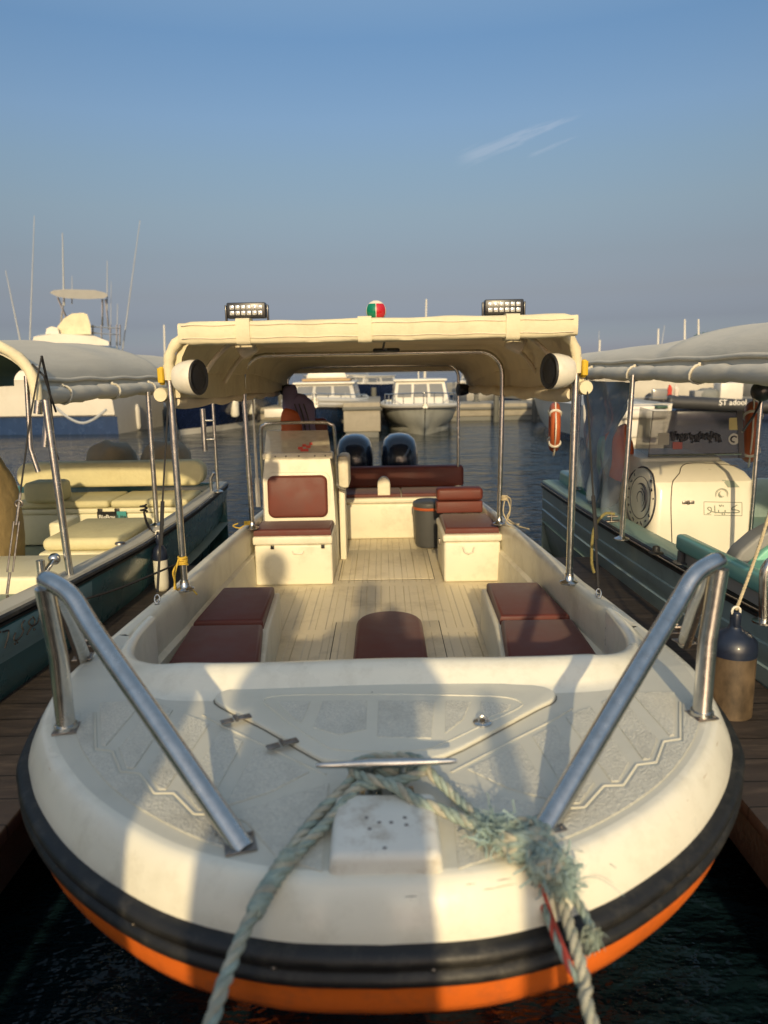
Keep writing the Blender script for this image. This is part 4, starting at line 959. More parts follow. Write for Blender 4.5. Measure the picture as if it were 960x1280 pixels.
# ------------------------------------------------------------------ generic small-craft hull
def hull_mesh(L, B, H, mats, deckz=-.06, flare=.72, sheer_up=.25, stern=.85, draft=.35, boot=0.0, n=26, fine=.62, deck=True, pow_=2.0, stripe=None):
    """hull along +Y (bow at y=L), origin on the waterline amidships of the stern; material 0 topsides, 1 boot stripe, 2 deck"""
    g = G(); rings = []
    for i in range(n + 1):
        u = i / n; y = L * u
        k = 1 - max(0, (u - (1 - fine)) / fine) ** pow_; hb = B / 2 * (stern + (1 - stern) * min(1, u * 2.5)) * max(k, .012)
        zs = H + sheer_up * max(0, u - .35) ** 2 / .42
        k2 = 1 - max(0, (u - (1 - fine - .08)) / (fine + .02)) ** (pow_ * .8) if u < .94 else .0; k2 = max(k2, .006)
        wl = B / 2 * flare * (stern + (1 - stern) * min(1, u * 2.5)) * k2
        rake = .45 * H * max(0, (u - .7) / .3) ** 2
        pr = [(hb, zs), (hb * .985 + .0 * wl, zs - .05), (hb * .82 + wl * .18, zs * .7 + 0), (hb * .45 + wl * .55, zs * .35), (wl + .01, .10 + boot), (wl, .0), (wl * .6, -draft * .6), (.004, -draft)]
        r = []
        for (x, z) in pr:
            yy = y - rake * (1 - max(0, z) / zs) * 1.0; r.append(Vector((x, yy, z)))
        rings.append([Vector((-p.x, p.y, p.z)) for p in r] + r[::-1][1:])
    rr = [g.ring(r) for r in rings]; m = len(rings[0])
    for i in range(n):
        for j in range(m - 1):
            jj = j if j < m // 2 else m - 2 - j
            mi = 1 if jj >= 4 else 0
            try: g.b.faces.new((rr[i][j], rr[i][j + 1], rr[i + 1][j + 1], rr[i + 1][j])).material_index = mi
            except ValueError: pass
    try: g.b.faces.new(rr[0][::-1])
    except ValueError: pass
    if deck:
        for i in range(n):
            a, b = rings[i], rings[i + 1]
            va = [g.b.verts.new(p) for p in (a[0] + Vector((.03, 0, deckz)), a[-1] + Vector((-.03, 0, deckz)), b[-1] + Vector((-.03, 0, deckz)), b[0] + Vector((.03, 0, deckz)))]
            g.b.faces.new(va).material_index = 2
    return g, rings
def rail_mesh(rings, r=.03, z=0, side=None, g=None):
    g = g or G(); a = [q[0] + Vector((0, 0, z)) for q in rings]; b = [q[-1] + Vector((0, 0, z)) for q in rings]
    g.tube(a + b[::-1], r, 8); return g
def xf(g, M_): bmesh.ops.transform(g.b, matrix=M_, verts=g.b.verts); return g

# ------------------------------------------------------------------ left neighbour: dark green boat
m_green_h = M('dark_green_hull', (.06, .19, .20), .28, var=.1, vs=2, dirt=(.05, .07, .06), da=.4, ds=5, coat=.4)
m_green_d = M('grey_green_deck', (.30, .35, .27), .6, var=.06, vs=5, dirt=(.2, .2, .14), da=.4, ds=6, bump=.4, bs=200, bdist=.003)
m_cream2 = M('pale_cream_gelcoat', (.70, .66, .46), .42, var=.04, vs=3, dirt=(.4, .35, .2), da=.35, ds=5)
m_cush = M('yellow_cream_cushion', (.60, .55, .32), .75, var=.06, vs=8, bump=.3, bs=40, dirt=(.35, .28, .12), da=.3, ds=7)
m_grey_canvas = M('grey_canvas', (.56, .52, .42), .85, var=.07, vs=3, dirt=(.34, .32, .26), da=.5, ds=3, bump=.35, bs=5, bdist=.02, stretch=(2, .5, 2))
m_tan_cloth = M('tan_cover_cloth', (.40, .29, .13), .85, var=.15, vs=5, bump=.5, bs=9, bdist=.02)
m_beige_cover = M('beige_engine_cover', (.28, .23, .15), .85, var=.15, vs=7, bump=.6, bs=8, bdist=.02)
m_gunw = M('grey_cream_gunwale', (.52, .49, .40), .5, var=.06, vs=4, dirt=(.25, .22, .17), da=.5, ds=6)
lb = thing('green_motorboat', (-2.5, 4.0, 0), 'dark green open boat with yellow cream cushions and a grey canopy over it', 'boat')
LX = -1.50
lo = sm([Vector((-2.55, .05, 0)), Vector((-2.05, .55, 0)), Vector((-1.80, 1.3, 0)), Vector((-1.635, 2.1, 0)), Vector((-1.545, 3.0, 0)), Vector((-1.485, 4.2, 0)), Vector((-1.45, 5.4, 0)), Vector((-1.48, 6.75, 0))], 8)
def lsh(y): return .80 + .042 * max(0, (4.3 - y))
def sweep_open(path, prof, zf):
    rings = []
    for i, p in enumerate(path):
        a = path[max(0, i - 1)]; b = path[min(len(path) - 1, i + 1)]; t = (b - a).normalized(); n = Vector((t.y, -t.x, 0))
        rings.append([Vector((p.x + n.x * d, p.y + n.y * d, zf(p.y) + h)) for d, h in prof])
    g = G(); g.loft(rings, closed=False, caps=False); return g
mir = lambda path, cx: [Vector((2 * cx - p.x, p.y, 0)) for p in path][::-1]
LC = -2.55
loop = lo[::-1] ; full = [Vector((2 * LC - p.x, p.y, 0)) for p in lo[::-1]] + lo
def swboat(parent, full, zf, name_prof):
    for nm, prof, mt in name_prof: obj(nm, sweep_open(full, prof, zf), mt, parent, 50)
swboat(lb, full, lsh, [('hull', [(-.005, -.05), (-.01, -.14), (-.045, -.20), (-.055, -.30), (-.11, -.44), (-.135, -.47), (-.20, -.75), (-.32, -1.1)], m_green_h),
    ('rub_rail', [(0, -.005), (.014, -.012), (.016, -.026), (.0, -.033), (.010, -.038), (.008, -.05), (-.012, -.055)], m_rub),
    ('gunwale', [(0, -.006), (-.006, .006), (-.05, .012), (-.10, .010), (-.115, -.005), (-.13, -.40)], m_gunw)])
g = G(); fill(g, [Vector((p.x, p.y, .42)) for p in full]); obj('floor', g, m_green_d, lb, 0)
g = G(); g.b2(-3.55, -1.5, 6.74, 6.78, -.2, .80, .01); obj('transom', g, m_green_h, lb)
# light panel with hand painted lettering near the bow
nm_path = [p for p in lo if 2.2 < p.y < 3.62]
obj('name_panel', sweep_open(nm_path, [(-.0005, -.062), (-.006, -.138), (-.037, -.196), (-.045, -.225)], lsh), M('pale_green_panel', (.24, .40, .40), .35, var=.1), lb, 50)
def onhull(px, py, X=-1.485): return P(px, py, X=X - (.0)) 
def wr(strokes, r, par, mat, f, name='lettering'):
    for s in strokes:
        g = G(); q = [f(*p) for p in s]
        if len(q) == 1: g.ball(q[0], r * 1.5, n=8)
        else: g.tube(sm(q, 4), r, 6)
        obj(name, g, mat, par, 60)
zl = lambda x, y: onhull(x / 12, 740 + y / 12, -1.535 + .03 * (x / 600 - .5))
wr([[(45, 600), (75, 590), (130, 580), (120, 680), (95, 770), (72, 845)], [(370, 425), (335, 470), (325, 520), (350, 570), (345, 600), (300, 680), (240, 730), (205, 700), (235, 610)], [(215, 770), (230, 785)], [(255, 750), (265, 765)],
    [(470, 400), (430, 450), (460, 500), (510, 490), (520, 420), (490, 370)], [(510, 490), (460, 540), (405, 640)], [(600, 330), (580, 420), (555, 470), (510, 500)], [(515, 560)], [(0, 600)], [(655, 430), (660, 500)]], .0038, lb, m_cord, zl)
# interior: locker, sun pad, bench
def B2(name, x0, x1, y0, y1, z0, z1, mat, bev=.02, par=None, sm_=50):
    g = G(); g.b2(x0, x1, y0, y1, z0, z1, bev, seg=3); return obj(name, g, mat, par, sm_)
B2('foredeck_step', -3.4, -1.66, 1.5, 3.75, .43, .66, m_green_d, .02, lb)
B2('locker', -3.3, -1.64, 3.78, 4.28, .43, .74, m_cream2, .02, lb)
mid = B2('sun_pad_box', -2.15, -1.62, 4.33, 5.05, .43, .735, m_cream2, .02, lb); B2('cushion', -2.13, -1.64, 4.35, 5.03, .738, .82, m_cush, .035, mid)
bn = B2('bench_box', -3.35, -1.60, 5.85, 6.6, .43, .69, m_cream2, .015, lb)
B2('bench_lid', -3.36, -1.60, 5.84, 6.6, .693, .735, m_cream2, .01, bn)
B2('seat_cushion', -3.3, -2.27, 5.84, 6.35, .738, .80, m_cush, .025, bn); B2('seat_cushion', -2.255, -1.62, 5.84, 6.35, .738, .80, m_cush, .025, bn)
for x in (-2.34, -2.20): B2('latch', x - .02, x + .02, 5.828, 5.842, .66, .735, m_black, .004, bn)
g = G(); slab_xz(g, rrect(-2.42, .95, 1.66, .22, .095, 8), 6.45, .13, .12, .95, .03); obj('backrest', g, m_cush, bn, 50)
B2('box_pillow', -2.92, -2.62, 5.75, 6.0, .80, .97, m_cush, .04, bn)
st = P(141, 646, Y=5.832); g = G(); g.b2(st.x - .125, st.x + .035, 5.826, 5.830, st.z - .045, st.z + .045, 0); stk = obj('black_sticker', g, m_black, bn, 0)
g = G(); g.b2(st.x + .037, st.x + .115, 5.826, 5.830, st.z - .045, st.z + .045, 0); obj('teal_sticker', g, M('teal_print', (.04, .25, .25), .5), bn, 0)
m_print = M('white_print', (.75, .73, .66), .5); m_pblack = M('black_print', (.02, .02, .02), .5)
def text(s, c, size, mat, par, rot=(R(90), 0, 0), name='lettering', ext=.0015, ax='CENTER', sx=1):
    cu = bpy.data.curves.new(name, 'FONT'); cu.body = s; cu.size = size; cu.extrude = ext; cu.align_x = ax; cu.align_y = 'CENTER'; cu.offset = size * .012
    t = bpy.data.objects.new('tmp', cu); C.objects.link(t); dg = bpy.context.evaluated_depsgraph_get(); me = bpy.data.meshes.new_from_object(t.evaluated_get(dg)); me.name = name
    bpy.data.objects.remove(t); me.transform(Matrix.Translation(c) @ Matrix.LocRotScale(None, __import__('mathutils').Euler(rot), (sx, 1, 1)))
    off = par.location.copy(); q = par.parent
    while q is not None: off += q.location; q = q.parent
    me.transform(Matrix.Translation(-off)); me.materials.clear(); me.materials.append(mat)
    o = bpy.data.objects.new(name, me); C.objects.link(o); o.parent = par; return o
text('BigBoy', Vector((st.x - .046, 5.8245, st.z - .002)), .053, m_print, bn, sx=.92); text('Lite', Vector((st.x + .076, 5.8245, st.z - .002)), .05, m_pblack, bn)
# covered engines
for x, sx in ((P(138, 560, Y=7.1).x, .25), (P(207, 560, Y=7.1).x, .26)):
    e_ = blob('engine_cover', (x, 7.1, .82), (sx, .30, .36), m_beige_cover, lb, .05, x, .75, 26, 18)
# console under a tan cloth, helm pedestal
blob('covered_console', (-2.80, 4.85, .82), (.28, .32, .54), m_tan_cloth, lb, .05, 2, .8, 30, 20)
B2('helm_side', -2.36, -2.26, 4.95, 5.25, .43, .80, m_cream2, .02, lb)
# canopy of the left boat
m_dgreen_in = M('dark_green_lining', (.13, .19, .16), .9, var=.15, vs=3, bump=.4, bs=8)
lcan = None
def side_canopy(parent, cx, hw, y0, y1, y2, zt0, zt1, zt2, ze, mat, matin, front_sleeve, sgn):
    """arched cloth roof; sgn is the side nearest the camera"""
    g = G(); rings = []; ny = 40
    for i in range(ny + 1):
        y = y0 + (y2 - y0) * i / ny; u = (y - y0) / (y2 - y0)
        k = (y - y0) / (y1 - y0); zt = (zt0 + (zt1 - zt0) * k) if y < y1 else (zt1 - .05 + (zt2 - zt1 + .05) * (y - y1) / (y2 - y1)); up = []; lo_ = []
        drum = .016 * math.sin(math.pi * min(1, max(0, ((y - y0) % 1.1) / 1.1)))
        for j in range(29):
            a = math.pi * (1 - j / 28); ca, sa = math.cos(a), math.sin(a)
            x = cx + hw * (abs(ca) ** .75) * (1 if ca > 0 else -1); z = ze + (zt - ze) * abs(sa) ** .7 - drum * sa
            z += noise.noise(Vector((x * 2.0, y * .8, 3))) * .022; up.append(Vector((x, y, z))); lo_.append(Vector((x - math.copysign(.006, ca), y, z - .007)))
        rings.append((up, lo_))
    ru = [g.ring(a) for a, b in rings]; rl = [g.ring(b) for a, b in rings]
    for i in range(ny): g.bridge(ru[i], ru[i + 1], False, 0); g.bridge(rl[i], rl[i + 1], False, 1)
    for i in (0, ny): g.bridge(ru[i], rl[i], False, 0)
    c = obj('canopy', g, [mat, matin], parent, 60)
    g = G(); pts = [(cx + sgn * (hw + .002), y0 + (y2 - y0) * i / 40, ze + .05 + .004 * math.sin(i)) for i in range(41)]
    g.tube(pts, .012, 8); obj('eave_seam', g, mat, c, 60)
    g = G(); pts = []; rad = []
    for i in range(70):
        y = y0 + .05 + (y2 - y0 - .05) * i / 69; pts.append((cx + sgn * (hw + .02), y, ze - .022 - .006 * math.sin(i * .22) ** 2)); rad.append(.043 + .0025 * math.sin(i * .9) + .002 * math.sin(i * 2.3) - (.010 if i % 14 == 0 else 0))
    g.tube(pts, rad, 14); obj('rolled_side_curtain', g, mat, c, 60)
    for i in range(5, 69, 14):
        g = G(); y = pts[i][1]; g.tube([(pts[i][0] + .046 * math.cos(a), y + .01 * math.sin(a * 2), pts[i][2] + .046 * math.sin(a)) for a in [2 * math.pi * k / 12 for k in range(12)]], .007, 6, closed=True); g.tube([(pts[i][0] + sgn * .0, y, pts[i][2] + .04), (pts[i][0], y, ze + .03)], .008, 6); obj('curtain_tie', g, mat, c, 60)
    return c
lcan = side_canopy(lb, -2.56, .91, 3.44, 5.6, 6.9, 2.02, 2.05, 2.0, 1.74, m_grey_canvas, m_dgreen_in, True, 1)
g = G(); pts = []
for j in range(33):
    a = math.pi * (1 - j / 32); ca, sa = math.cos(a), math.sin(a); pts.append((-2.545 + .93 * (abs(ca) ** .6) * (1 if ca > 0 else -1), 3.42, 1.70 + .33 * abs(sa) ** .7))
g.tube(pts, [.026 + .0025 * math.sin(i * 1.9) for i in range(33)], 12); obj('arch_sleeve', g, m_canvas, lcan, 60)
def post(par, x, y, z0, z1, r=.017, name='canopy_post', dx=0):
    g = G(); g.tube([(x + dx, y, z0), (x + dx * .5, y, (z0 + z1) / 2), (x, y, z1)], r, 12); g.lathe([(.045, 0), (.045, .006), (.026, .014), (r + .004, .02)], (x + dx, y, z0), n=16); return obj(name, g, m_steel, par, 50)
post(lb, P(57, 500, Y=3.43).x, 3.43, .815, 1.70, .018, dx=.03)
g = G(); q = P(50, 700, Y=3.2); g.tube([(q.x, 3.2, .82), (q.x, 3.2, .98)], .019, 10); q2 = P(62, 690, Y=3.40); g.tube([(q.x, 3.2, .90), (q2.x + .01, 3.42, .93)], .013, 8); g.ball((q2.x + .01, 3.42, .93), .03, n=12); obj('rod_socket', g, m_steel, lb, 50)
post(lb, P(185, 490, Y=4.76).x, 4.76, .81, 1.70, .016, dx=-.01); post(lb, P(265, 490, Y=6.2).x, 6.2, .80, 1.66, .013)
g = G(); q = P(264, 540, Y=6.2); 
for dz_ in (-.06, .10): g.tube([(q.x - .05, 6.17, q.z + dz_), (q.x + .03, 6.17, q.z + dz_)], .010, 8)
g.tube([(q.x - .055, 6.17, q.z - .16), (q.x - .055, 6.17, q.z + .2)], .022, 10); obj('rod_holder', g, m_steel, lb, 50); g = G(); g.tube([(q.x - .03, 6.2, .80), (q.x - .03, 6.2, .92), (q.x + .0, 6.2, .97)], .014, 8); obj('rail_bend', g, m_steel, lb, 50)
# rod holders under the arch and inner rail
q = P(48, 500, Y=3.75)
for dx_, dz_ in ((-.01, .0), (.012, -.17)):
    g = G(); g.tube([(q.x + dx_, 3.75, q.z + dz_ - .07), (q.x + dx_ + .03, 3.75, q.z + dz_ + .08)], .022, 10); obj('rod_holder', g, m_steel, lb, 50)
g = G(); g.tube([P(33, 470, Y=4.0), P(38, 560, Y=4.0), P(48, 590, Y=4.0)], .014, 8); obj('inner_post', g, m_steel, lb, 50)
g = G(); g.tube([P(-30, 437, Y=5.6), P(36, 440, Y=5.6), P(42, 470, Y=5.6)], .016, 8); obj('inner_frame', g, m_steel, lb, 50)
g = G(); g.box(P(43, 466, Y=3.5), (.05, .03, .07), .01); obj('clamp', g, m_white, lb)
# turnbuckle stay
A_ = P(10, 752, z=.82); B__ = P(38, 520, Y=3.35); C_ = P(52, 445, Y=3.42); g = G()
def lerp(a, b, t): return a + (b - a) * t
g.lathe([(.018, 0), (.018, .004), (.006, .006), (.006, .03)], A_, n=10); A1 = A_ + Vector((0, 0, .035)); g.tube([lerp(A1, B__, 0), lerp(A1, B__, .12)], .006, 6)
for s in (-1, 1): g.tube([lerp(A1, B__, .12) + Vector((s * .012, 0, 0)), lerp(A1, B__, .40) + Vector((s * .012, 0, 0))], .004, 6)
g.tube([lerp(A1, B__, .38), lerp(A1, B__, .56)], .006, 6); g.tube([lerp(A1, B__, .50) + Vector((.016 * math.cos(a), 0, .016 * math.sin(a))) for a in [2 * math.pi * k / 12 for k in range(12)]], .004, 6, closed=True)
ob = obj('turnbuckle', g, m_steel_old, lb); g = G(); g.tube([lerp(A1, B__, .56), B__, C_], .004, 6); obj('wire_stay', g, m_cord, ob)
g = G(); g.tube([P(52, 445, Y=3.42), P(62, 490, Y=3.5), P(68, 560, Y=3.6), P(73, 575, Y=3.6)], .006, 6); g.tube([P(40, 455, Y=3.42), P(55, 470, Y=3.42), P(70, 515, Y=3.5)], .005, 6); obj('black_cord', g, m_cord, lb)
g = G(); q = P(180, 640, Y=4.72); g.tube(sm([q, P(184, 655, Y=4.65), P(192, 668, Y=4.6), P(198, 680, Y=4.5)], 5), .008, 6); g.tube([q + Vector((.02 * math.cos(a), .02 * math.sin(a), .004 * a)) for a in [k * .5 for k in range(26)]], .007, 6); obj('fender_lashing', g, m_cord, lb)
g = G(); g.lathe([(.03, 0), (.028, .01), (.001, .012)], P(150, 680, z=.815), n=14); obj('deck_filler', g, m_steel_old, lb)
# dark line from the green hull across to the post of the near boat
g = G(); g.tube(sm([P(96, 752, Y=3.3), P(150, 735, Y=3.6), P(205, 712, Y=4.0), P(232, 700, Y=4.2)], 6), .006, 6); solo('black_mooring_line', g, m_cord, 'thin black line stretched along the dark green hull', 'rope')
# fender between the boats
def fender(name, c, r, L, label, body, cap, rope_to=None):
    t = thing(name, (c.x, c.y, c.z - L), label, 'fender', 'fenders hung between the boats')
    g = G(); g.lathe([(.001, -L), (r * .6, -L + .005), (r * .95, -L + .03), (r, -L + .06), (r, -.08), (r * .98, -.07)], c, n=28); obj('body', g, body, t, 50)
    g = G(); g.lathe([(r * 1.02, -.085), (r * 1.03, -.06), (r * .98, -.03), (r * .7, -.004), (r * .35, .012), (.02, .03), (.02, .06), (.001, .065)], c, n=28); g.box(c + Vector((0, 0, .05)), (.03, .045, .07), .01); obj('cap', g, cap, t, 50)
    g = G(); g.tube([c + Vector((.016 * math.cos(a), 0, .085 + .018 * math.sin(a))) for a in [2 * math.pi * k / 12 for k in range(12)]], .005, 6, closed=True); obj('eye', g, m_white, t, 50)
    if rope_to is not None: g = G(); g.rope(sm([c + Vector((0, 0, .09)), (c + rope_to) / 2, rope_to], 6), .0065 if r > .06 else .004, .04); obj('hanging_rope', g, m_tan_rope if r > .06 else m_cord, t, 60)
    return t
m_navycap = M('navy_rubber', (.010, .016, .035), .4, var=.15, coat=.2)
m_dirtyfend = M('stained_fender_vinyl', (.075, .052, .03), .6, var=.8, vs=12, dirt=(.03, .024, .018), da=1.0, ds=5, stretch=(1, 1, .6))
m_whitefend = M('white_fender_vinyl', (.62, .60, .50), .5, var=.05, dirt=(.3, .26, .18), da=.4, ds=9)
fender('fender', P(199, 683, Y=4.45), .045, .30, 'small white fender with a navy cap beside the green hull', m_whitefend, m_navycap, P(181, 645, Y=4.70))
fender('fender', P(918, 790, Y=2.66), .086, .62, 'large dirty brown fender with a navy cap, right of the right bow rail', m_dirtyfend, m_navycap, P(985, 560, Y=2.75))
# ------------------------------------------------------------------ right neighbour: grey green boat with a white console
m_gg = M('grey_green_hull', (.27, .36, .35), .35, var=.08, vs=2, dirt=(.06, .08, .07), da=.4, ds=5, coat=.3)
m_gg_d = M('teal_grey_deck', (.22, .33, .29), .5, var=.06, vs=4, dirt=(.3, .3, .24), da=.4, ds=6)
m_teal_top = M('teal_gelcoat', (.15, .38, .33), .35, var=.07, vs=5, coat=.3)
m_turq = M('turquoise_vinyl', (.20, .52, .38), .45, var=.06)
m_wcon = M('white_console_gelcoat', (.74, .69, .56), .35, var=.03, vs=3, dirt=(.5, .45, .34), da=.25, ds=4, coat=.2)
rb = thing('grey_green_motorboat', (2.6, 4.0, 0), 'grey green open boat with a white console, stickered windscreen and grey canopy', 'boat')
ro = sm([Vector((2.55, -.3, 0)), Vector((2.1, .5, 0)), Vector((1.82, 1.3, 0)), Vector((1.67, 2.1, 0)), Vector((1.60, 2.9, 0)), Vector((1.53, 4.0, 0)), Vector((1.48, 5.2, 0)), Vector((1.46, 6.55, 0))], 8)
RC = 2.62
fullr = ro[::-1] + [Vector((2 * RC - p.x, p.y, 0)) for p in ro]
def rsh(y): return .79 + .02 * max(0, 3.5 - y) ** 1.3 + .012 * max(0, 1.8 - abs(y - 6.0)) * 0
swboat(rb, fullr, rsh, [('hull', [(-.005, -.05), (-.012, -.11), (-.016, -.16), (-.006, -.165), (-.010, -.25), (-.014, -.255), (-.002, -.262), (-.012, -.34), (-.022, -.345), (-.03, -.43), (-.06, -.55), (-.14, -.78), (-.30, -1.1)], m_gg),
    ('rub_rail', [(0, -.005), (.013, -.012), (.015, -.030), (.0, -.038), (.010, -.044), (.008, -.058), (-.012, -.062)], m_rub),
    ('gunwale', [(0, -.006), (-.006, .006), (-.06, .014), (-.14, .012), (-.155, -.005), (-.17, -.40)], m_gg_d)])
path = [p for p in fullr if p.x < RC]
g = sweep_open(fullr, [(.0155, -.018), (.018, -.024), (.0155, -.030)], rsh); obj('rail_bead', g, m_steel, rb, 60)
g = G(); fill(g, [Vector((p.x, p.y, .42)) for p in fullr]); obj('floor', g, m_gg_d, rb, 0)
g = G(); g.b2(1.47, 3.75, 6.54, 6.58, -.2, .78, .01); obj('transom', g, m_gg, rb)
# registration emboss on the hull side
text('22', P(793, 735, X=1.565) + Vector((-.006, 0, 0)), .075, M('pale_marking', (.16, .22, .20), .5), rb, (R(90), 0, R(-92)), ext=.003)
# console
CX0, CX1 = 1.66, 2.42
g = G(); secs = []
def csec(z, x0, x1, y0, y1, r):
    out = []
    for (sx, sy, a0) in ((1, 1, 0), (-1, 1, 90), (-1, -1, 180), (1, -1, 270)):
        cx = (x1 if sx > 0 else x0) - sx * r; cy = (y1 if sy > 0 else y0) - sy * r
        for k in range(6): a = R(a0 + 90 * k / 5); out.append(Vector((cx + r * math.cos(a), cy + r * math.sin(a), z)))
    return out
tl = P(818, 572, Y=4.95); tr_ = P(930, 590, Y=4.95); mr_ = P(890, 700, Y=4.55)
XL, XR = P(815, 640, Y=4.55).x, P(943, 640, Y=4.55).x
for z, dx0, dx1, y0, y1, r in ((.43, -.03, .02, 4.50, 5.60, .07), (.80, -.015, .01, 4.53, 5.60, .07), (1.02, 0, 0, 4.56, 5.60, .07), (1.07, .005, 0, 4.585, 5.60, .035), (1.12, .012, -.02, 4.66, 5.58, .03), (tl.z - .018, .03, -.07, 4.88, 5.55, .035), (tl.z, .042, -.082, 4.90, 5.53, .025)):
    secs.append(csec(z, XL + dx0, XR + dx1, y0, y1, r))
def facey(z):
    L = [(.43, 4.50), (.80, 4.53), (1.02, 4.56), (1.07, 4.585), (1.12, 4.66), (tl.z - .018, 4.88), (tl.z, 4.90)]
    for (a, b), (c, d) in zip(L, L[1:]):
        if z <= c: return b + (d - b) * (z - a) / (c - a)
    return 4.9
g.loft(secs); rc = obj('console', g, m_wcon, rb, 24)
g = G(); pts = [P(838, 700, Y=4.545), P(838, 640, Y=4.55), P(840, 608, Y=4.57), P(843, 596, Y=4.65), P(858, 584, Y=4.72), P(880, 581, Y=4.74), P(925, 583, Y=4.74)]
pts = [Vector((p.x, facey(p.z) - .001, p.z)) for p in sm(pts, 8)]; g.tube(pts, .0032, 6); obj('door_seam', g, m_seam, rc, 60)
q = P(866, 628, Y=4.545); g = G()
for dx in (-.022, .022): g.box((P(861, 628, Y=4.54).x + dx, facey(q.z) - .003, q.z), (.034, .008, .022), .006)
g.tube([(P(861, 628, Y=4.54).x, facey(q.z) - .006, q.z - .012), (P(861, 628, Y=4.54).x, facey(q.z) - .006, q.z + .012)], .008, 8); obj('hinge', g, m_steel_old, rc)
# stickers: small square, round badge, framed lettering
m_grey_pr = M('grey_green_print', (.30, .34, .27), .6); m_dk_pr = M('dark_print', (.04, .04, .05), .5)
def ell(cx, cz, rx, rz, n=40): return [(cx + rx * math.cos(2 * math.pi * k / n), cz + rz * math.sin(2 * math.pi * k / n)) for k in range(n)]
yf = facey(P(902, 618, Y=4.54).z) - .001
def plq(name, pts_px, mat, Y, th=.003):
    g = G(); poly = [(P(x, y, Y=Y).x, P(x, y, Y=Y).z) for x, y in pts_px]; slab_xz(g, poly, Y, th); return obj(name, g, mat, rc, 0)
g = G(); sp = [Vector((P(x, y, Y=4.7).x, 0, P(x, y, Y=4.7).z)) for x, y in ((893, 597), (907, 598), (912, 605), (898, 605))]
fr = lambda z: facey(z) - .004 + .010
g.loft([[Vector((p.x, facey(p.z) - .006, p.z)) for p in sp], [Vector((p.x, facey(p.z) + .004, p.z)) for p in sp]]); obj('square_sticker', g, m_grey_pr, rc, 0)
def ringtube(cx, cz, rx, rz, Y, r, mat, name, par=rc, f=None):
    g = G(); pt = [Vector((x, Y, z)) for x, z in ell(cx, cz, rx, rz)]
    if f: pt = [f(p) for p in pt]
    g.tube(pt, r, 6, closed=True); return obj(name, g, mat, par, 60)
bc = P(902, 618, Y=yf); ringtube(bc.x, bc.z, .040, .038, yf, .0022, m_grey_pr, 'badge_ring'); ringtube(bc.x, bc.z, .033, .031, yf, .0012, m_grey_pr, 'badge_ring')
g = G()
for a0, a1, rr_ in ((100, 330, .019), (150, 300, .012)): g.tube([(bc.x + rr_ * math.cos(R(a0 + (a1 - a0) * k / 10)), yf, bc.z + rr_ * math.sin(R(a0 + (a1 - a0) * k / 10))) for k in range(11)], [.0015 + .003 * math.sin(math.pi * k / 10) for k in range(11)], 6)
obj('badge_emblem', g, m_grey_pr, rc, 60)
zf = lambda x, y: (lambda p: Vector((p.x, facey(p.z) - .001, p.z)))(P(780 + x / 5.647, 570 + y / 5.647, Y=4.545))
wr([[(566, 324), (700, 326), (834, 328)], [(834, 328), (832, 372), (828, 420)], [(828, 420), (740, 418), (632, 416)], [(566, 324), (564, 370), (562, 412)], [(562, 412), (600, 413), (612, 413)]], .0022, rc, m_grey_pr, zf, 'frame_line')
wr([[(800, 346), (770, 362), (760, 376), (800, 382), (812, 392), (800, 398), (760, 398), (715, 398), (712, 380)], [(712, 396), (690, 398), (668, 398), (666, 380)], [(666, 398), (648, 398), (640, 396), (640, 350)], [(640, 396), (626, 392), (615, 388), (600, 382), (590, 370), (600, 360), (614, 368), (614, 388), (600, 402), (584, 404)], [(672, 344), (680, 356), (690, 344)], [(700, 352)], [(690, 408)], [(706, 408)]], .0034, rc, m_grey_pr, zf, 'lettering')
# large round emblem on the side of the console
ex = lambda px, py: P(px, py, X=XL - .008)
ec = P(801, 622, X=XL); 
def fx(z):
    L = [(.43, -.03), (.80, -.015), (1.02, 0), (1.07, .005), (1.12, .02)]
    for (a, b), (c, d) in zip(L, L[1:]):
        if z <= c: return XL + b + (d - b) * (z - a) / (c - a)
    return XL + .02
def side(cy, cz, ry, rz, r, mat, name):
    g = G(); g.tube([Vector((fx(z) - .001, y, z)) for y, z in ell(cy, cz, ry, rz, 48)], r, 6, closed=True); obj(name, g, mat, rc, 60)
side(ec.y, ec.z, .27, .205, .006, m_dk_pr, 'emblem_ring'); side(ec.y, ec.z, .185, .140, .0028, m_dk_pr, 'emblem_ring')
g = G()
for a0, a1, rr_, w_ in ((60, 250, .125, .022), (80, 230, .085, .008), (-60, 200, .055, .005)):
    g.tube([Vector((fx(ec.z + rr_ * .75 * math.sin(R(a0 + (a1 - a0) * k / 14))) + .001, ec.y + rr_ * math.cos(R(a0 + (a1 - a0) * k / 14)), ec.z + rr_ * .75 * math.sin(R(a0 + (a1 - a0) * k / 14)))) for k in range(15)], [.002 + w_ * .5 * math.sin(math.pi * k / 14) for k in range(15)], 6)
obj('emblem_crescent', g, m_dk_pr, rc, 60)
for k in range(17):
    a = R(-150 + k * 20); g = G(); yy, zz = ec.y + .228 * math.cos(a), ec.z + .172 * math.sin(a); rnd = random.Random(k)
    xx = fx(zz); g.tube([(xx, yy + rnd.uniform(-.018, .018), zz + rnd.uniform(-.012, .012)) for _ in range(4)], .0045, 6); obj('emblem_lettering', g, m_dk_pr, rc, 60)
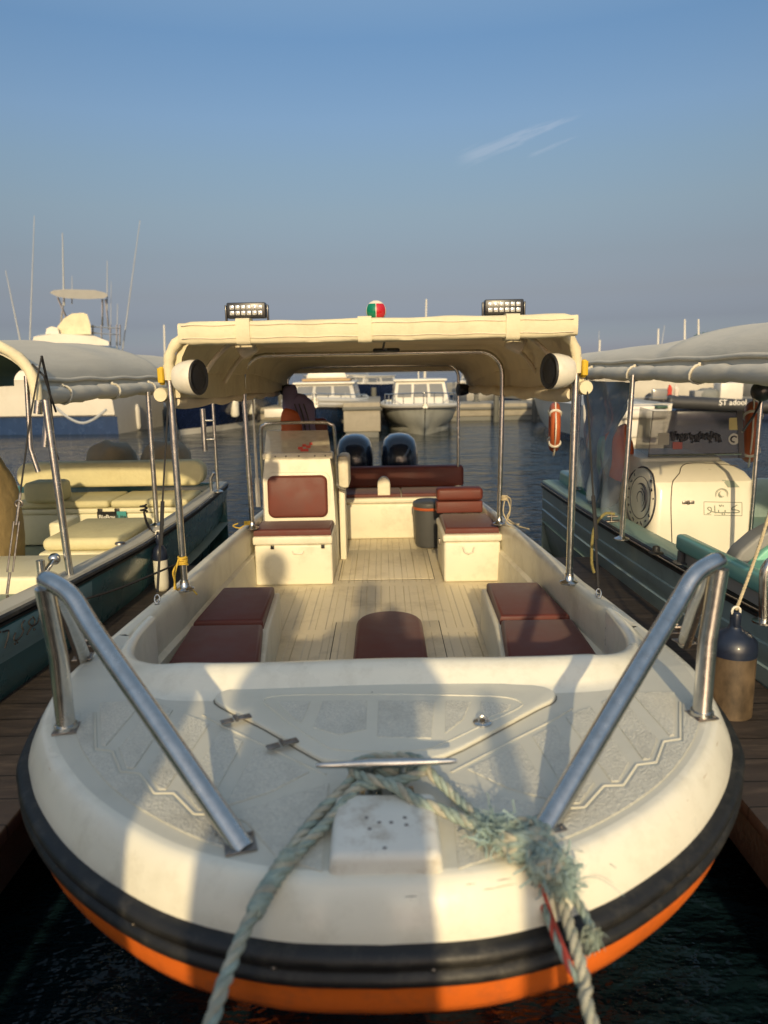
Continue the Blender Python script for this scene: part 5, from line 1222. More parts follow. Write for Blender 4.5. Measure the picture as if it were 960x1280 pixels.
# windscreen
wy = 5.0; w0 = P(785, 568, Y=wy); w1 = P(928, 572, Y=wy); zt = P(860, 513, Y=wy).z; zb = P(860, 570, Y=wy).z - .02
g = G(); slab_xz(g, [(w0.x + .14, zb), (w1.x - .01, zb), (w1.x - .035, zt - .01), (w0.x + .17, zt)], wy, .006, .12, zb); wsr = obj('windscreen', g, m_smoke, rc, 0)
g = G(); a = Vector((w0.x + .14, wy, zb)); b = Vector((w0.x + .17, wy + .03, zt)); g.loft([[a, a + Vector((.005, 0, 0)), b + Vector((.005, 0, 0)), b], [a + Vector((.10, .55, .0)), a + Vector((.105, .55, 0)), b + Vector((.09, .5, 0)), b + Vector((.085, .5, 0))]]); obj('side_pane', g, m_smoke, wsr, 0)
g = G(); g.tube([(w0.x + .14, wy - .02, zb + .03), (w1.x - .02, wy - .02, zb + .03)], .007, 8)
obj('lower_rail', g, m_steel, wsr)
g = G(); slab_xz(g, [(w1.x - .028, zb), (w1.x + .012, zb), (w1.x - .012, zt - .01), (w1.x - .052, zt - .01)], wy - .007, .006, .12, zb); obj('edge_strip', g, m_black, wsr, 0)
def sticker(name, px, py, wpx, hpx, mat, rnd_=0, n=4):
    Yk = wy - .014; g = G(); k = 5.02 / 900; c_ = P(px, py, Y=wy); poly = rrect(c_.x, c_.z, wpx * k, hpx * k, min(wpx, hpx) * k * (.5 if rnd_ else .12)); slab_xz(g, poly, wy - .008, .002, .12, zb); return obj(name, g, mat, wsr, 0), c_
sticker('yellow_sticker', 920, 530, 14, 15, M('pale_yellow_paper', (.60, .50, .22), .6)); sticker('pale_sticker', 830, 549, 14, 15, M('pale_grey_paper', (.40, .38, .32), .6)); _, sc = sticker('round_sticker', 918, 549, 14, 14, M('white_paper', (.66, .64, .58), .6), 1)
g = G(); g.tube([(sc.x + .022 * math.cos(R(a)), wy - .011 + (sc.z - zb) * .12, sc.z + .02 * math.sin(R(a))) for a in range(40, 300, 20)], .006, 6); obj('sticker_emblem', g, m_dk_pr, wsr, 60)
_, g0 = sticker('red_sticker', 847, 557, 12, 9, M('faded_red_paper', (.42, .12, .11), .6))
# peeling black lettering film, painted cream sails
zw = lambda x, y: (lambda p: Vector((p.x, wy - .010 + (p.z - zb) * .12, p.z)))(P(780 + x / 5.333, 505 + y / 5.333, Y=wy))
rnd = random.Random(21)
for k in range(22):
    x = 320 + k * 15; g = G(); y0 = 200 + rnd.uniform(-20, 10); g.tube(sm([zw(x, y0), zw(x + rnd.uniform(-8, 8), y0 + 20), zw(x + rnd.uniform(-10, 10), y0 + rnd.uniform(35, 60))], 3), [.004 + rnd.uniform(0, .010) for _ in range(7)], 6); obj('film_lettering', g, m_dk_pr, wsr, 60)
# raised side panel with teal cap, its post, seat back, chrome rail
A1_ = P(851, 676, Y=3.62); B1_ = P(966, 724, Y=2.80); t_ = (B1_ - A1_); far = B1_ + t_ * .9
g = G(); nrm = Vector((t_.y, -t_.x, 0)).normalized()
def extr(g, a, b, w_, h, z0a, bev=.012):
    d = (b - a); L = math.hypot(d.x, d.y); ang = math.atan2(d.y, d.x); mdl = (a + b) / 2; g.box((mdl.x, mdl.y, z0a + h / 2), (L, w_, h), bev, rz=ang, seg=3); return g
zc = A1_.z - .045
extr(g, A1_, far, .06, .085, zc, .018); tc_ = obj('bulwark_cap', g, m_teal_top, rb, 50)
g = G(); extr(g, A1_ + t_ * .02 + Vector((.02, 0, 0)), far + Vector((.02, 0, 0)), .015, zc - .80, .80, .002); obj('bulwark_panel', g, M('grey_panel', (.33, .32, .29), .5, var=.05), rb, 30)
g = G(); a_ = A1_ + t_ * .03; g.box((a_.x - .005, a_.y, (.80 + zc) / 2), (.03, .035, zc - .80 - .002), .006); g.lathe([(.04, 0), (.04, .006), (.001, .007)], (a_.x - .005, a_.y, .805), n=14); obj('bulwark_post', g, m_grey_bin, rb, 50)
g = G(); pp = [P(x, y, Y=3.35) for x, y in ((906, 694), (914, 682), (935, 664), (962, 650), (1010, 645), (1060, 700), (1060, 760), (906, 706))]; slab_xz(g, [(p.x, p.z) for p in pp], 3.35, .10, 0, 0, .018); sbk = obj('seat_back', g, M('grey_vinyl', (.20, .20, .19), .5), rb, 50)
g = G(); pp = [P(x, y, Y=3.33) for x, y in ((922, 700), (940, 682), (962, 667), (1010, 662), (1050, 700), (1050, 750), (922, 712))]; slab_xz(g, [(p.x, p.z) for p in pp], 3.247, .03, 0, 0, .01); obj('seat_pad', g, m_turq, sbk, 50)
g = G(); bs_ = P(955, 778, z=.80); g.tube(sm([bs_, bs_ + Vector((-.01, 0, .13)), bs_ + Vector((-.01, .0, .22)), bs_ + Vector((.04, 0, .262)), bs_ + Vector((.2, 0, .27)), bs_ + Vector((.5, 0, .27))], 6), .020, 14); g.lathe([(.045, 0), (.045, .008), (.022, .012)], bs_, n=16); obj('grab_rail', g, m_steel, rb, 50)
g = G(); q = P(820, 692, z=.80); g.lathe([(.04, 0), (.04, .006), (.022, .012), (.020, .035), (.016, .042), (.001, .043)], q, n=16); obj('deck_vent', g, m_rub, rb, 50)
g = G(); q = P(766, 652, z=.80); g.box(q + Vector((0, 0, .004)), (.10, .05, .008), .003); g.tube([q + Vector((-.01, 0, .0)), q + Vector((-.01, 0, .07))], .008, 8); g.tube([q + Vector((-.04, 0, .035)), q + Vector((.03, 0, .035))], .007, 8); obj('deck_cleat', g, m_steel_old, rb, 50)
g = G(); g.tube(sm([q + Vector((.01, 0, .05)), q + Vector((-.06, 0, .05)), q + Vector((-.13, -.02, -.05)), q + Vector((-.14, -.03, -.25)), q + Vector((-.12, -.03, -.34))], 6), .010, 8); solo('olive_mooring_rope', g, M('olive_rope', (.22, .19, .07), .85, var=.3, vs=60), 'short olive rope hanging from the cleat of the grey green boat', 'rope')
# far quarter box of the right boat
B2('quarter_box', 1.60, 2.0, 6.05, 6.5, .43, .90, m_teal_top, .03, rb)
# canopy
m_grey_canvas2 = M('pale_grey_canvas', (.64, .59, .48), .85, var=.06, vs=3, dirt=(.40, .38, .32), da=.6, ds=3, bump=.35, bs=6, bdist=.02, stretch=(2, .5, 2))
rcan = side_canopy(rb, 2.60, 1.02, 2.3, 4.25, 6.9, 2.06, 2.05, 1.97, 1.79, m_grey_canvas2, m_grey_canvas2, False, -1)
post(rb, P(790, 490, Y=4.16).x, 4.16, .802, 1.76, .015, dx=-.02); post(rb, P(724, 520, Y=6.0).x, 6.0, .80, 1.72, .014); post(rb, P(953, 480, Y=4.3).x + .0, 4.3, .45, 1.85, .014)
g = G(); q = P(952, 489, Y=3.6); g.ball(q, .052, (1, .9, 1), 20); g.tube(sm([q + Vector((0, 0, -.05)), q + Vector((-.03, 0, -.12)), q + Vector((-.08, .0, -.2))], 5), .006, 6); obj('round_lamp', g, m_black, rcan, 60)
# clear plastic side curtain, gathered towards its lower corner
def drape(name, mat, x0, Ya, Yb, zt_, bot, wav, parent, seed=0):
    g = G(); grid = []; nu, nv = 36, 24
    for i in range(nu + 1):
        u = i / nu; col = []
        for j in range(nv + 1):
            v = j / nv; top = Vector((x0, Ya + (Yb - Ya) * u, zt_)); b_ = Vector(bot[0]).lerp(Vector(bot[1]), u); p = top.lerp(b_, v ** 1.15)
            p.x += wav * (math.sin(u * 19 + seed) * (.3 + v) + noise.noise(Vector((u * 5, v * 4, seed))) * 1.6); col.append(p)
        grid.append(col)
    g.sheet(grid); return obj(name, g, mat, parent, 80)
drape('clear_curtain', m_clear, 1.60, 4.75, 6.3, 1.74, (P(768, 652, Y=4.75), P(722, 600, Y=5.6)), .03, rcan, 1)
drape('blue_curtain', M('blue_cloth', (.10, .17, .26), .8, var=.4, vs=5, dirt=(.40, .40, .38), da=.7, ds=4, bump=.5, bs=12), 1.72, 5.0, 6.2, 1.70, (P(745, 645, Y=5.1), P(742, 600, Y=5.7)), .05, rcan, 4)
# red and teal bag hanging behind the curtain
t = thing('life_vest', (1.9, 5.2, 1.0), 'red life vest with teal panel hanging by the side of the white console', 'life vest')
q = P(772, 575, Y=5.25); blob('vest', q, (.10, .09, .24), m_ored, t, .06, 8, .6); blob('teal_panel', q + Vector((-.09, .03, .02)), (.06, .06, .17), m_teal_top, t, .04, 2, .6); blob('dark_panel', q + Vector((-.02, -.02, -.20)), (.08, .07, .14), m_grey_bin, t, .05, 3, .6)
# life buoys
m_buoy = M('orange_buoy_vinyl', (.44, .10, .03), .5, var=.1, dirt=(.3, .1, .05), da=.4, ds=8)
def buoy(c, Rr_, r, dir_, label):
    t = thing('life_buoy', c, label, 'life buoy', 'orange life buoys'); c = Vector(c)
    u = Vector((dir_[0], dir_[1], 0)).normalized(); g = G(); g.tube([c + u * Rr_ * math.cos(a) + Vector((0, 0, Rr_ * math.sin(a))) for a in [2 * math.pi * k / 40 for k in range(40)]], r, 14, closed=True); obj('ring', g, m_buoy, t, 60)
    g = G(); g.tube([c + u * (Rr_ + r + .012 + .02 * math.cos(4 * a)) * math.cos(a) + Vector((0, 0, (Rr_ + r + .012 + .02 * math.cos(4 * a)) * math.sin(a))) for a in [2 * math.pi * k / 60 for k in range(60)]], .006, 6, closed=True); obj('grab_line', g, m_white, t, 60)
    for k in range(4):
        a = R(45 + 90 * k); p = c + u * Rr_ * math.cos(a) + Vector((0, 0, Rr_ * math.sin(a))); rad = (u * math.cos(a) + Vector((0, 0, math.sin(a)))); s_ = rad.cross(u.cross(Vector((0, 0, 1)))).normalized(); w2 = u.cross(Vector((0, 0, 1))).normalized()
        g = G(); g.tube([p + (rad * math.cos(b) + w2 * math.sin(b)) * (r + .002) for b in [2 * math.pi * j / 14 for j in range(14)]], .012, 6, closed=True); obj('band', g, m_white if k else m_canvas, t, 60)
buoy(P(693, 534, Y=5.95), .165, .040, (.18, 1), 'orange life buoy seen edge on, hung at the rear post of the grey green boat')
buoy(P(939, 540, Y=5.3), .17, .055, (.42, .9), 'orange life buoy beside the stickered windscreen of the white console')
# ------------------------------------------------------------------ far boats, quay and masts
m_bw = M('far_white_gelcoat', (.66, .63, .55), .4, var=.04, vs=1.2, dirt=(.45, .42, .34), da=.35, ds=1.5)
m_bnavy = M('far_navy_hull', (.010, .018, .055), .25, var=.15, coat=.4)
m_bblue = M('far_blue_hull', (.01, .035, .10), .25, var=.15, coat=.4)
m_bgrey = M('far_grey_green_hull', (.50, .50, .43), .35, var=.1, vs=1.5, dirt=(.2, .2, .16), da=.5, ds=2)
m_bglass = M('curtained_window_glass', (.20, .20, .19), .2, coat=.5)
m_bwood = M('tan_trim', (.36, .24, .12), .6)
m_conc = M('pale_concrete', (.30, .27, .21), .85, var=.1, vs=2, dirt=(.16, .15, .12), da=.7, ds=1.2, bump=.5, bs=12)
m_concd = M('wet_concrete', (.10, .10, .085), .6, var=.2, vs=2)
def place(ob, x, y, rz): ob.location = (x, y, 0); ob.rotation_euler = (0, 0, rz); return ob
def part(name, g, mat, par, smo=40): return obj(name, g, mat, par, smo, local=True)
def bx(x0, x1, y0, y1, z0, z1, bev=.04, taper=None):
    g = G(); g.box(((x0 + x1) / 2, (y0 + y1) / 2, (z0 + z1) / 2), (x1 - x0, y1 - y0, z1 - z0), bev, taper=taper); return g
def house(par, B, y0, y1, z0, z1, lean=.35, wins=3, roof=True, glass=True):
    g = G(); w = B / 2; t = .86
    g.loft([[Vector((-w, y0, z0)), Vector((w, y0, z0)), Vector((w, y1 + lean, z0)), Vector((-w, y1 + lean, z0))], [Vector((-w * t, y0 + .05, z1)), Vector((w * t, y0 + .05, z1)), Vector((w * t, y1, z1)), Vector((-w * t, y1, z1))]]); hh = part('cabin', g, m_bw, par)
    if roof: part('roof', bx(-w * t - .08, w * t + .08, y0 - .05, y1 + .12, z1 - .0, z1 + .07, .03), m_bw, hh)
    if glass:
        for i in range(wins):
            a, b = (i + .08) / wins * 2 - 1, (i + .92) / wins * 2 - 1; g = G(); f = lambda s, v: Vector((w * s * (1 + (t - 1) * v) * .92, y1 + lean * (1 - v) + .012, z0 + (z1 - z0) * v)); q = [f(a, .38), f(b, .38), f(b, .88), f(a, .88)]; g.loft([q, [p + Vector((0, .02, .01)) for p in q]]); part('window', g, m_bglass, hh, 0)
        for s in (-1, 1):
            for k in range(2):
                ya, yb = y0 + (y1 - y0) * (.1 + k * .45), y0 + (y1 - y0) * (.48 + k * .45); g = G(); f = lambda y, v: Vector((s * (w * (1 + (t - 1) * v) + .012), y, z0 + (z1 - z0) * v)); q = [f(ya, .4), f(yb, .4), f(yb, .85), f(ya, .85)]; g.loft([q, [p + Vector((s * .012, 0, 0)) for p in q]]); part('side_window', g, m_bglass, hh, 0)
    return hh
def brail(par, rings, h=.35, i0=10, z=0):
    g = G(); n = len(rings) - 1; L = [rings[i][0] + Vector((.06, 0, h)) for i in range(i0, n + 1, 2)]; Rr = [rings[i][-1] + Vector((-.06, 0, h)) for i in range(i0, n + 1, 2)]
    g.tube(L + Rr[::-1], .018, 6)
    for p in L + Rr: g.tube([p, p - Vector((0, 0, h + .02))], .014, 6)
    part('pulpit', g, m_steel, par)
def bfend(par, x, y, z, rr_=.10, L=.5):
    g = G(); g.lathe([(.001, -L / 2), (rr_ * .8, -L / 2 + .04), (rr_, -L / 2 + .1), (rr_, L / 2 - .1), (rr_ * .8, L / 2 - .04), (.03, L / 2), (.02, L / 2 + .06)], (x, y, z), n=14); g.tube([(x, y, z + L / 2), (x, y, z + L / 2 + .45)], .012, 5); part('hull_fender', g, m_whitefend, par)
# 1 small cabin cruiser, bow towards the camera
t = thing('cabin_cruiser', (0, 0, 0), 'small white cabin cruiser with a grey green bottom, moored bow on behind the engines', 'boat')
g, rg = hull_mesh(6.6, 2.45, .80, None, flare=.80, sheer_up=.12, fine=.5, boot=.05); part('hull', g, [m_bgrey, m_bgrey, m_bw], t)
g = G(); g.tube([r[0] + Vector((-.02, 0, -.06)) for r in rg] + [r[-1] + Vector((.02, 0, -.06)) for r in rg][::-1], .07, 8); part('white_gunwale', g, m_bw, t)
hh = house(t, 1.75, 1.4, 4.0, .74, 1.50, .55, 3); part('hatch', bx(-.3, .3, 4.9, 5.4, .78, .86), m_bw, t); brail(t, rg, .3, 16)
g = G(); g.tube([(0, 3, 1.5), (0, 3, 2.3)], .02, 6); part('aerial', g, m_white, t)
place(t, P(531, 545, z=0).x + .0, P(531, 545, z=0).y + 6.3, R(180))
# 2 white boat with blue hull
t = thing('flybridge_boat', (0, 0, 0), 'white motor boat with a dark blue lower hull and a hanging white fender', 'boat')
g, rg = hull_mesh(8.5, 2.7, .80, None, flare=.8, sheer_up=.18, fine=.5, boot=.0); part('hull', g, [m_bblue, m_bnavy, m_bw], t)
g = G(); [g.tube([r[0] + Vector((-.02, 0, dz)) for r in rg] + [r[-1] + Vector((.02, 0, dz)) for r in rg][::-1], .09, 8) for dz in (-.02, .09)]; part('white_topside', g, m_bw, t)
hh = house(t, 2.1, 1.2, 5.2, .9, 1.45, .7, 3); part('tan_coaming', bx(-.8, .8, 2.4, 4.2, 1.53, 1.62, .03), m_bwood, t); part('screen', bx(-.7, .7, 3.6, 4.0, 1.62, 1.85, .05, .85), m_bw, t); brail(t, rg, .28, 14)
bfend(t, -.75, 6.6, .50); g = G(); g.tube([(0, 2, 1.5), (0, 2, 2.6)], .03, 6); g.box((0, 2, 2.1), (.5, .2, .06), .02); part('mast', g, m_bw, t)
q = P(402, 548, z=0); place(t, q.x - .12, q.y + 8.1, R(180))
# 3 navy hulled boat, bow on
t = thing('navy_motor_yacht', (0, 0, 0), 'dark navy hulled boat with a white boot line and cream fender, behind the left posts', 'boat')
g, rg = hull_mesh(9, 3.3, 1.5, None, flare=.78, sheer_up=.2, fine=.55, boot=.08, draft=.5); part('hull', g, [m_bnavy, m_bw, m_bw], t)
house(t, 2.2, 1.5, 5.5, 1.40, 1.68, .5, 3); brail(t, rg, .4, 14); bfend(t, -1.15, 6.2, .75, .14, .7); bfend(t, -1.35, 4.8, .75, .14, .7)
q = P(247, 545, z=0); place(t, q.x, q.y + 8.5, R(176))
# 4 large white yacht at the left with blue hull stripe
t = thing('sport_yacht', (0, 0, 0), 'large white sport yacht with a blue bottom, flybridge hardtop and covered seats', 'yacht')
g, rg = hull_mesh(15, 4.6, 1.75, None, flare=.84, sheer_up=.5, fine=.45, boot=.50, draft=.7); part('hull', g, [m_bw, m_bblue, m_bw], t)
g = G(); [g.tube([r[k] for r in rg], .035, 6) for k in (4, -5)]; part('boot_line', g, m_bw, t)
house(t, 3.4, 1.2, 9.5, 1.7, 2.55, 1.6, 4)
part('flybridge', bx(-1.5, 1.5, 1.2, 6.0, 2.62, 2.85, .1, .95), m_bw, t)
q = P(67, 545, z=0); yx, yy, yr = P(146, 545, z=0).x, q.y + 2.0, R(82)
place(t, yx, yy, 0); t.rotation_euler = (0, 0, yr)
Mi = (Matrix.Translation((yx, yy, 0)) @ Matrix.Rotation(yr, 4, 'Z')).inverted()
def W(px, py, dY=0): return Mi @ P(px, py, Y=yy + dY)
g = G(); a, b = W(67, 366), W(133, 370); c0 = (a + b) / 2
ht = [W(62, 366, -1), W(66, 363, -1), W(80, 361.5, -1), W(118, 362.5, -1), W(132, 366, -1), W(135, 370, -1), W(130, 373, -1), W(110, 374, -1), W(84, 373, -1), W(72, 371, -1)]
g.loft([ht, [p + (W(100, 366, 1.6) - W(100, 366, -1)) for p in ht]]); hard = part('hardtop', g, M('grey_hardtop', (.26, .26, .25), .5), t)
for pa, pb in (((72, 372), (84, 400)), ((80, 372), (76, 402)), ((128, 374), (128, 410)), ((132, 374), (136, 412))):
    g = G(); g.tube([W(*pa, -.6), W(*pb, -.6)], .035, 6); part('hardtop_leg', g, m_steel, t)
g = G(); ps = [(70, 418), (72, 408), (80, 398), (90, 392), (104, 391), (109, 393), (113, 406), (114, 418)]
f = [W(x, y, -1.2) for x, y in ps]; g.loft([f, [p * 1.0 + (W(90, 400, .8) - W(90, 400, -1.2)) for p in f]]); part('seat_cover', g, m_canvas, t, 50)
g = G(); f = [W(x, y, -1.6) for x, y in ((40, 430), (42, 421), (70, 417), (118, 420), (136, 427), (136, 432))]; g.loft([f, [p + (W(90, 400, 1.5) - W(90, 400, -1.6)) for p in f]]); part('bridge_coaming', g, m_bw, t, 50)
g = G(); f = [W(x, y, -1.4) for x, y in ((57, 418), (58, 411), (64, 408), (72, 410), (74, 417))]; g.loft([f, [p + (W(90, 400, -.4) - W(90, 400, -1.4)) for p in f]]); part('white_seat', g, m_bw, t, 50)
g = G()
for y_ in (408, 416): g.tube([W(114, y_, -1), W(150, y_ + 2, -1)], .03, 6)
for x_ in (116, 127, 138, 146, 150): g.tube([W(x_, 406, -1), W(x_, 432, -1)], .03, 6)
part('bridge_rail', g, m_steel, t)
# rods and aerials standing on the yacht
m_rod = M('pale_grey_glassfibre', (.36, .38, .39), .5)
def rodt(par, p0, p1, r0, r1, name='aerial'):
    g = G(); g.tube([p0, p1], [r0 * .8, r1 * .8], 6); part(name, g, m_rod, par, 60)
for (xa, ya, xb, yb, r) in ((27, 416, 7, 338, .035), (37, 418, 43, 270, .03), (80, 364, 78, 291, .045), (90, 362, 90, 345, .025), (134, 372, 134, 326, .03), (152, 428, 175, 275, .03), (146, 430, 147, 380, .03), (138, 428, 139, 352, .02)): rodt(t, W(xa, ya + 18, -.6), W(xb, yb, -.6), r, r * .4)
# grey floating quay across the basin and its pontoon ends
def pontoon(px0, px1, ytop, ybot, depth, label, name='pontoon', back=None):
    a = P(px0, ybot, z=0); b = P(px1, ybot, z=0); y0 = (a.y + b.y) / 2; zt_ = P((px0 + px1) / 2, ytop, Y=y0).z; x0, x1 = P(px0, ybot, Y=y0).x, P(px1, ybot, Y=y0).x
    t = thing(name, ((x0 + x1) / 2, y0, 0), label, 'pontoon')
    g = G(); g.b2(x0, x1, y0, y0 + depth, .16, zt_, .03); obj('deck', g, m_conc, t)
    g = G(); g.b2(x0 + .05, x1 - .05, y0 + .04, y0 + depth - .04, -.4, .158, .02); obj('float', g, m_concd, t)
    g = G(); g.b2(x0 - .02, x1 + .02, y0 - .06, y0 - .002, zt_ - .22, zt_ - .12, .02); obj('fender_strip', g, m_concd, t); return t, x0, x1, y0, zt_
t, x0, x1, y0, zq = pontoon(250, 1150, 503, 525, 2.6, 'long pale concrete quay crossing behind the moored boats', 'quay')
for k in range(14):
    x = x0 + (x1 - x0) * (k + .5) / 14; g = G(); g.b2(x - .45, x + .45, y0 - .10, y0 - .065, .25, zq - .05, .02)
    if k % 3 == 1: obj('white_board', g, m_bw, t)
    else: g.b.free()
pontoon(430, 476, 503, 547, 5.0, 'pale pontoon end between the two white boats behind the engines')
pontoon(131, 172, 514, 538, 6.0, 'small pale pontoon end left of the navy hull')
for px, lab in ((446, 'cream service box on the pontoon end behind the engines'),):
    c = P(px, 545, z=0); g = G(); g.b2(c.x - .32, c.x + .36, c.y + .7, c.y + 1.2, .52, .98, .04); solo('service_box', g, m_bw, lab, 'box')
# cream pile fenders near the pontoon
for px, py, lab in ((404, 0, ''),): pass
# 5 right side: white boat with two white outboards
t = thing('white_outboard_boat', (0, 0, 0), 'white boat seen from astern with two pale outboards, behind the grey green boat', 'boat')
c = P(800, 556, z=0); y_ = c.y
def R5(px, py, d=0): return P(px, py, Y=y_ + d)
def lb5(name, px0, px1, py0, py1, d0, d1, mat, bev=.03):
    a, b = R5(px0, py1, d0), R5(px1, py0, d0); g = G(); g.b2(a.x, b.x, y_ + d0, y_ + d1, a.z, b.z, bev); return obj(name, g, mat, t, 50)
t.location = (c.x, y_, 0)
g, rg = hull_mesh(8, 2.5, .95, None, flare=.85, sheer_up=.3, fine=.5, boot=.05); h5 = part('hull', g, [m_bw, m_bnavy, m_bw], t); h5.location = (-.3, .1, 0)
lb5('transom_shelf', 742, 838, 507, 514, -.15, .6, m_bw)
for x0_ in (790, 822):
    e5 = lb5('outboard', x0_ - 14, x0_ + 14, 512, 524, -.5, .1, m_bw, .06); g = G(); a = R5(x0_ - 10, 548, -.4); b = R5(x0_ + 10, 524, -.4); g.b2(a.x, b.x, y_ - .4, y_ - .1, a.z, b.z, .05); obj('outboard_leg', g, m_bw, e5, 50)
lb5('swim_platform', 752, 780, 512, 545, -.3, .1, m_bw); lb5('rail_bar', 745, 842, 503, 505, -.1, -.05, m_steel, .005); lb5('rail_bar', 745, 842, 496, 498, -.1, -.05, m_steel, .005)
lb5('console', 752, 786, 488, 506, 1.5, 2.4, m_bw); lb5('green_lid', 821, 836, 507, 511, -.3, .1, M('dark_green_lid', (.03, .07, .04), .5)); lb5('windshield', 815, 835, 486, 500, 2.6, 2.7, m_bglass)
# 6 rigid inflatable with lettering
m_tube = M('charcoal_hypalon', (.035, .036, .038), .5, var=.1)
t = thing('rigid_inflatable', (0, 0, 0), 'charcoal inflatable boat with white lettering on its tube, at the far right', 'boat')
c = P(905, 525, z=0); y_ = c.y; t.location = (c.x, y_, 0)
L6 = [R5(832, 500), R5(845, 503), R5(870, 504), R5(905, 506), R5(945, 508), R5(1000, 509), R5(1080, 510)]; g = G(); g.tube(sm(L6, 6), [.12, .17] + [.22] * 35, 18); obj('tube', g, m_tube, t, 60)
g = G(); g.tube(sm([p + Vector((0, 1.9, .0)) for p in L6], 6), [.12, .17] + [.22] * 35, 14); obj('tube', g, m_tube, t, 60)
g = G(); a = R5(845, 520); g.b2(a.x, a.x + 4.2, y_ + .1, y_ + 1.8, -.15, .38, .1); obj('hull', g, m_bnavy, t, 50)
tt = text('ST adool', R5(912, 504) + Vector((0, -.225, .03)), .26, m_print, t, sx=1.0)
lb5('console', 900, 930, 478, 500, .7, 1.3, m_bw); lb5('seat', 868, 890, 488, 500, .8, 1.3, M('grey_seat', (.25, .25, .24), .6))
g = G(); a = R5(880, 499, 1.0); 
blob('grey_hood', a + Vector((.1, 0, .1)), (.42, .3, .28), M('slate_cover', (.17, .18, .17), .7), t, .05, 1, .7); g.b.free()
m_rflag = M('red_flag_cloth', (.50, .05, .03), .8); m_wflag = M('white_flag_cloth', (.6, .52, .44), .8)
for px, m_, lab in ((837, m_rflag, 'red'), (845, m_wflag, 'white')):
    t2 = thing('furled_flag', R5(px, 505, .3), 'furled %s flag on a staff above the inflatable' % lab, 'flag', 'furled flags'); g = G(); q = R5(px, 492, .3)
    g.tube([q + Vector((0, 0, -.45)), q + Vector((0, 0, .25))], .012, 6); obj('staff', g, m_steel, t2); blob('cloth', q + Vector((0, 0, .05)), (.08, .06, .24), m_, t2, .08, px, .8)
# 7 white boats further right and back, seen between canopy and tubes
def farboat(px, py, L, B, H, rz, label, mats, hz=1.0, wins=3, sup=.3, mast=0, name='moored_boat', grp='white boats moored along the far quay'):
    t = thing(name, (0, 0, 0), label, 'boat', grp); g, rg = hull_mesh(L, B, H, None, flare=.8, sheer_up=sup, fine=.5, boot=.08, n=16); part('hull', g, mats, t)
    house(t, B * .75, L * .18, L * .58, H - .02, H + hz, .5, wins); brail(t, rg, .35, 8)
    if mast: rodt(t, Vector((0, L * .4, H + hz)), Vector((.1, L * .38, H + hz + mast)), .03, .012)
    q = P(px, py, z=0); return place(t, q.x, q.y, rz)
WM = [m_bw, m_bblue, m_bw]
farboat(640, 500, 9, 3.0, 1.0, R(200), 'low white boat beyond the quay, seen past the rear hoop', WM, .45)
farboat(605, 503, 7, 2.4, .8, R(165), 'small white boat beyond the quay, just right of the cruiser', WM, .4)
farboat(925, 506, 12, 3.8, 1.4, R(110), 'white cruiser behind the inflatable at the far right', [m_bw, m_bnavy, m_bw], 1.0, mast=1.2)
farboat(770, 500, 11, 3.6, 1.3, R(150), 'white cruiser showing above the grey canopy beside the post', WM, .9, mast=1.5)
farboat(830, 497, 12, 3.8, 1.6, R(200), 'tall white cruiser behind the twin pale outboards', WM, 1.0, mast=1.2)
farboat(455, 497, 9, 3.0, 1.1, R(160), 'white boat beyond the pontoon end, under the canopy', WM, .5)
farboat(395, 498, 9, 3.0, 1.0, R(190), 'white boat behind the dark blue hulled one', WM, .6)
farboat(300, 500, 9, 3.0, 1.1, R(170), 'white boat beyond the quay behind the navy hull', WM, 1.1)
# masts and aerials standing behind the right canopy
for (px, y0_, y1_, dx, lab) in ((747, 470, 425, 3, 'short thin pole just right of the cream canopy'), (822, 470, 411, 1, 'pale pole rising behind the bend of the grey canopy'), (857, 470, 399, -1, 'tallest pale pole above the grey canopy'), (876, 470, 399, -3, 'leaning pale pole beside the green bush'), (901, 470, 414, 1, 'short pale pole near the right edge of the photo'), (940, 470, 405, 1, 'rightmost pale pole above the grey canopy'), (530, 470, 374, 3, 'thin pole rising behind the middle of the cream canopy'), (205, 470, 406, 0, 'pale pole left of the cream canopy corner')):
    a, b = P(px, y0_, Y=34), P(px + dx, y1_, Y=34); a.z = .3; t = thing('boat_mast', a, lab, 'mast', 'masts and aerials behind the boats')
    g = G(); g.tube([a, a.lerp(b, .3), b], [.07, .06, .035], 8); obj('pole', g, m_bw, t); g = G(); g.b2(a.x - .5, a.x + .5, 33.6, 34.4, -.2, .3, .05); obj('buoy_base', g, m_bw, t)
# green shrub on the far shore and low far shore
g = G(); rnd = random.Random(6); c = P(880, 428, Y=60)
t = thing('far_tree', (c.x, 60, 0), 'small green tree top showing above the grey canopy on the right', 'tree')
for k in range(900):
    v = Vector((rnd.gauss(0, 1), rnd.gauss(0, 1), rnd.gauss(0, 1))).normalized() * rnd.uniform(.3, 1) ** .4; p = c + Vector((v.x * 1.0, v.y * 1.0, v.z * .75 + .1 * math.sin(v.x * 9))); s_ = .09; a = Vector((rnd.gauss(0, s_), rnd.gauss(0, s_), rnd.gauss(0, s_))); b = Vector((rnd.gauss(0, s_), rnd.gauss(0, s_), rnd.gauss(0, s_)))
    vs = [g.b.verts.new(p), g.b.verts.new(p + a), g.b.verts.new(p + b)]; g.b.faces.new(vs)
obj('crown', g, M('green_leaves', (.05, .12, .035), .6, var=.4, vs=2), t, 0); g = G(); g.tube([(c.x, 60, 0), (c.x, 60, c.z * .6), c], [.12, .09, .04], 8)
for k in range(4): g.tube([(c.x, 60, c.z * .7), c + Vector((math.cos(k * 1.6) * .5, math.sin(k * 1.6) * .5, .2))], [.05, .02], 6)
obj('trunk', g, m_bwood, t)
g = G(); pts = []
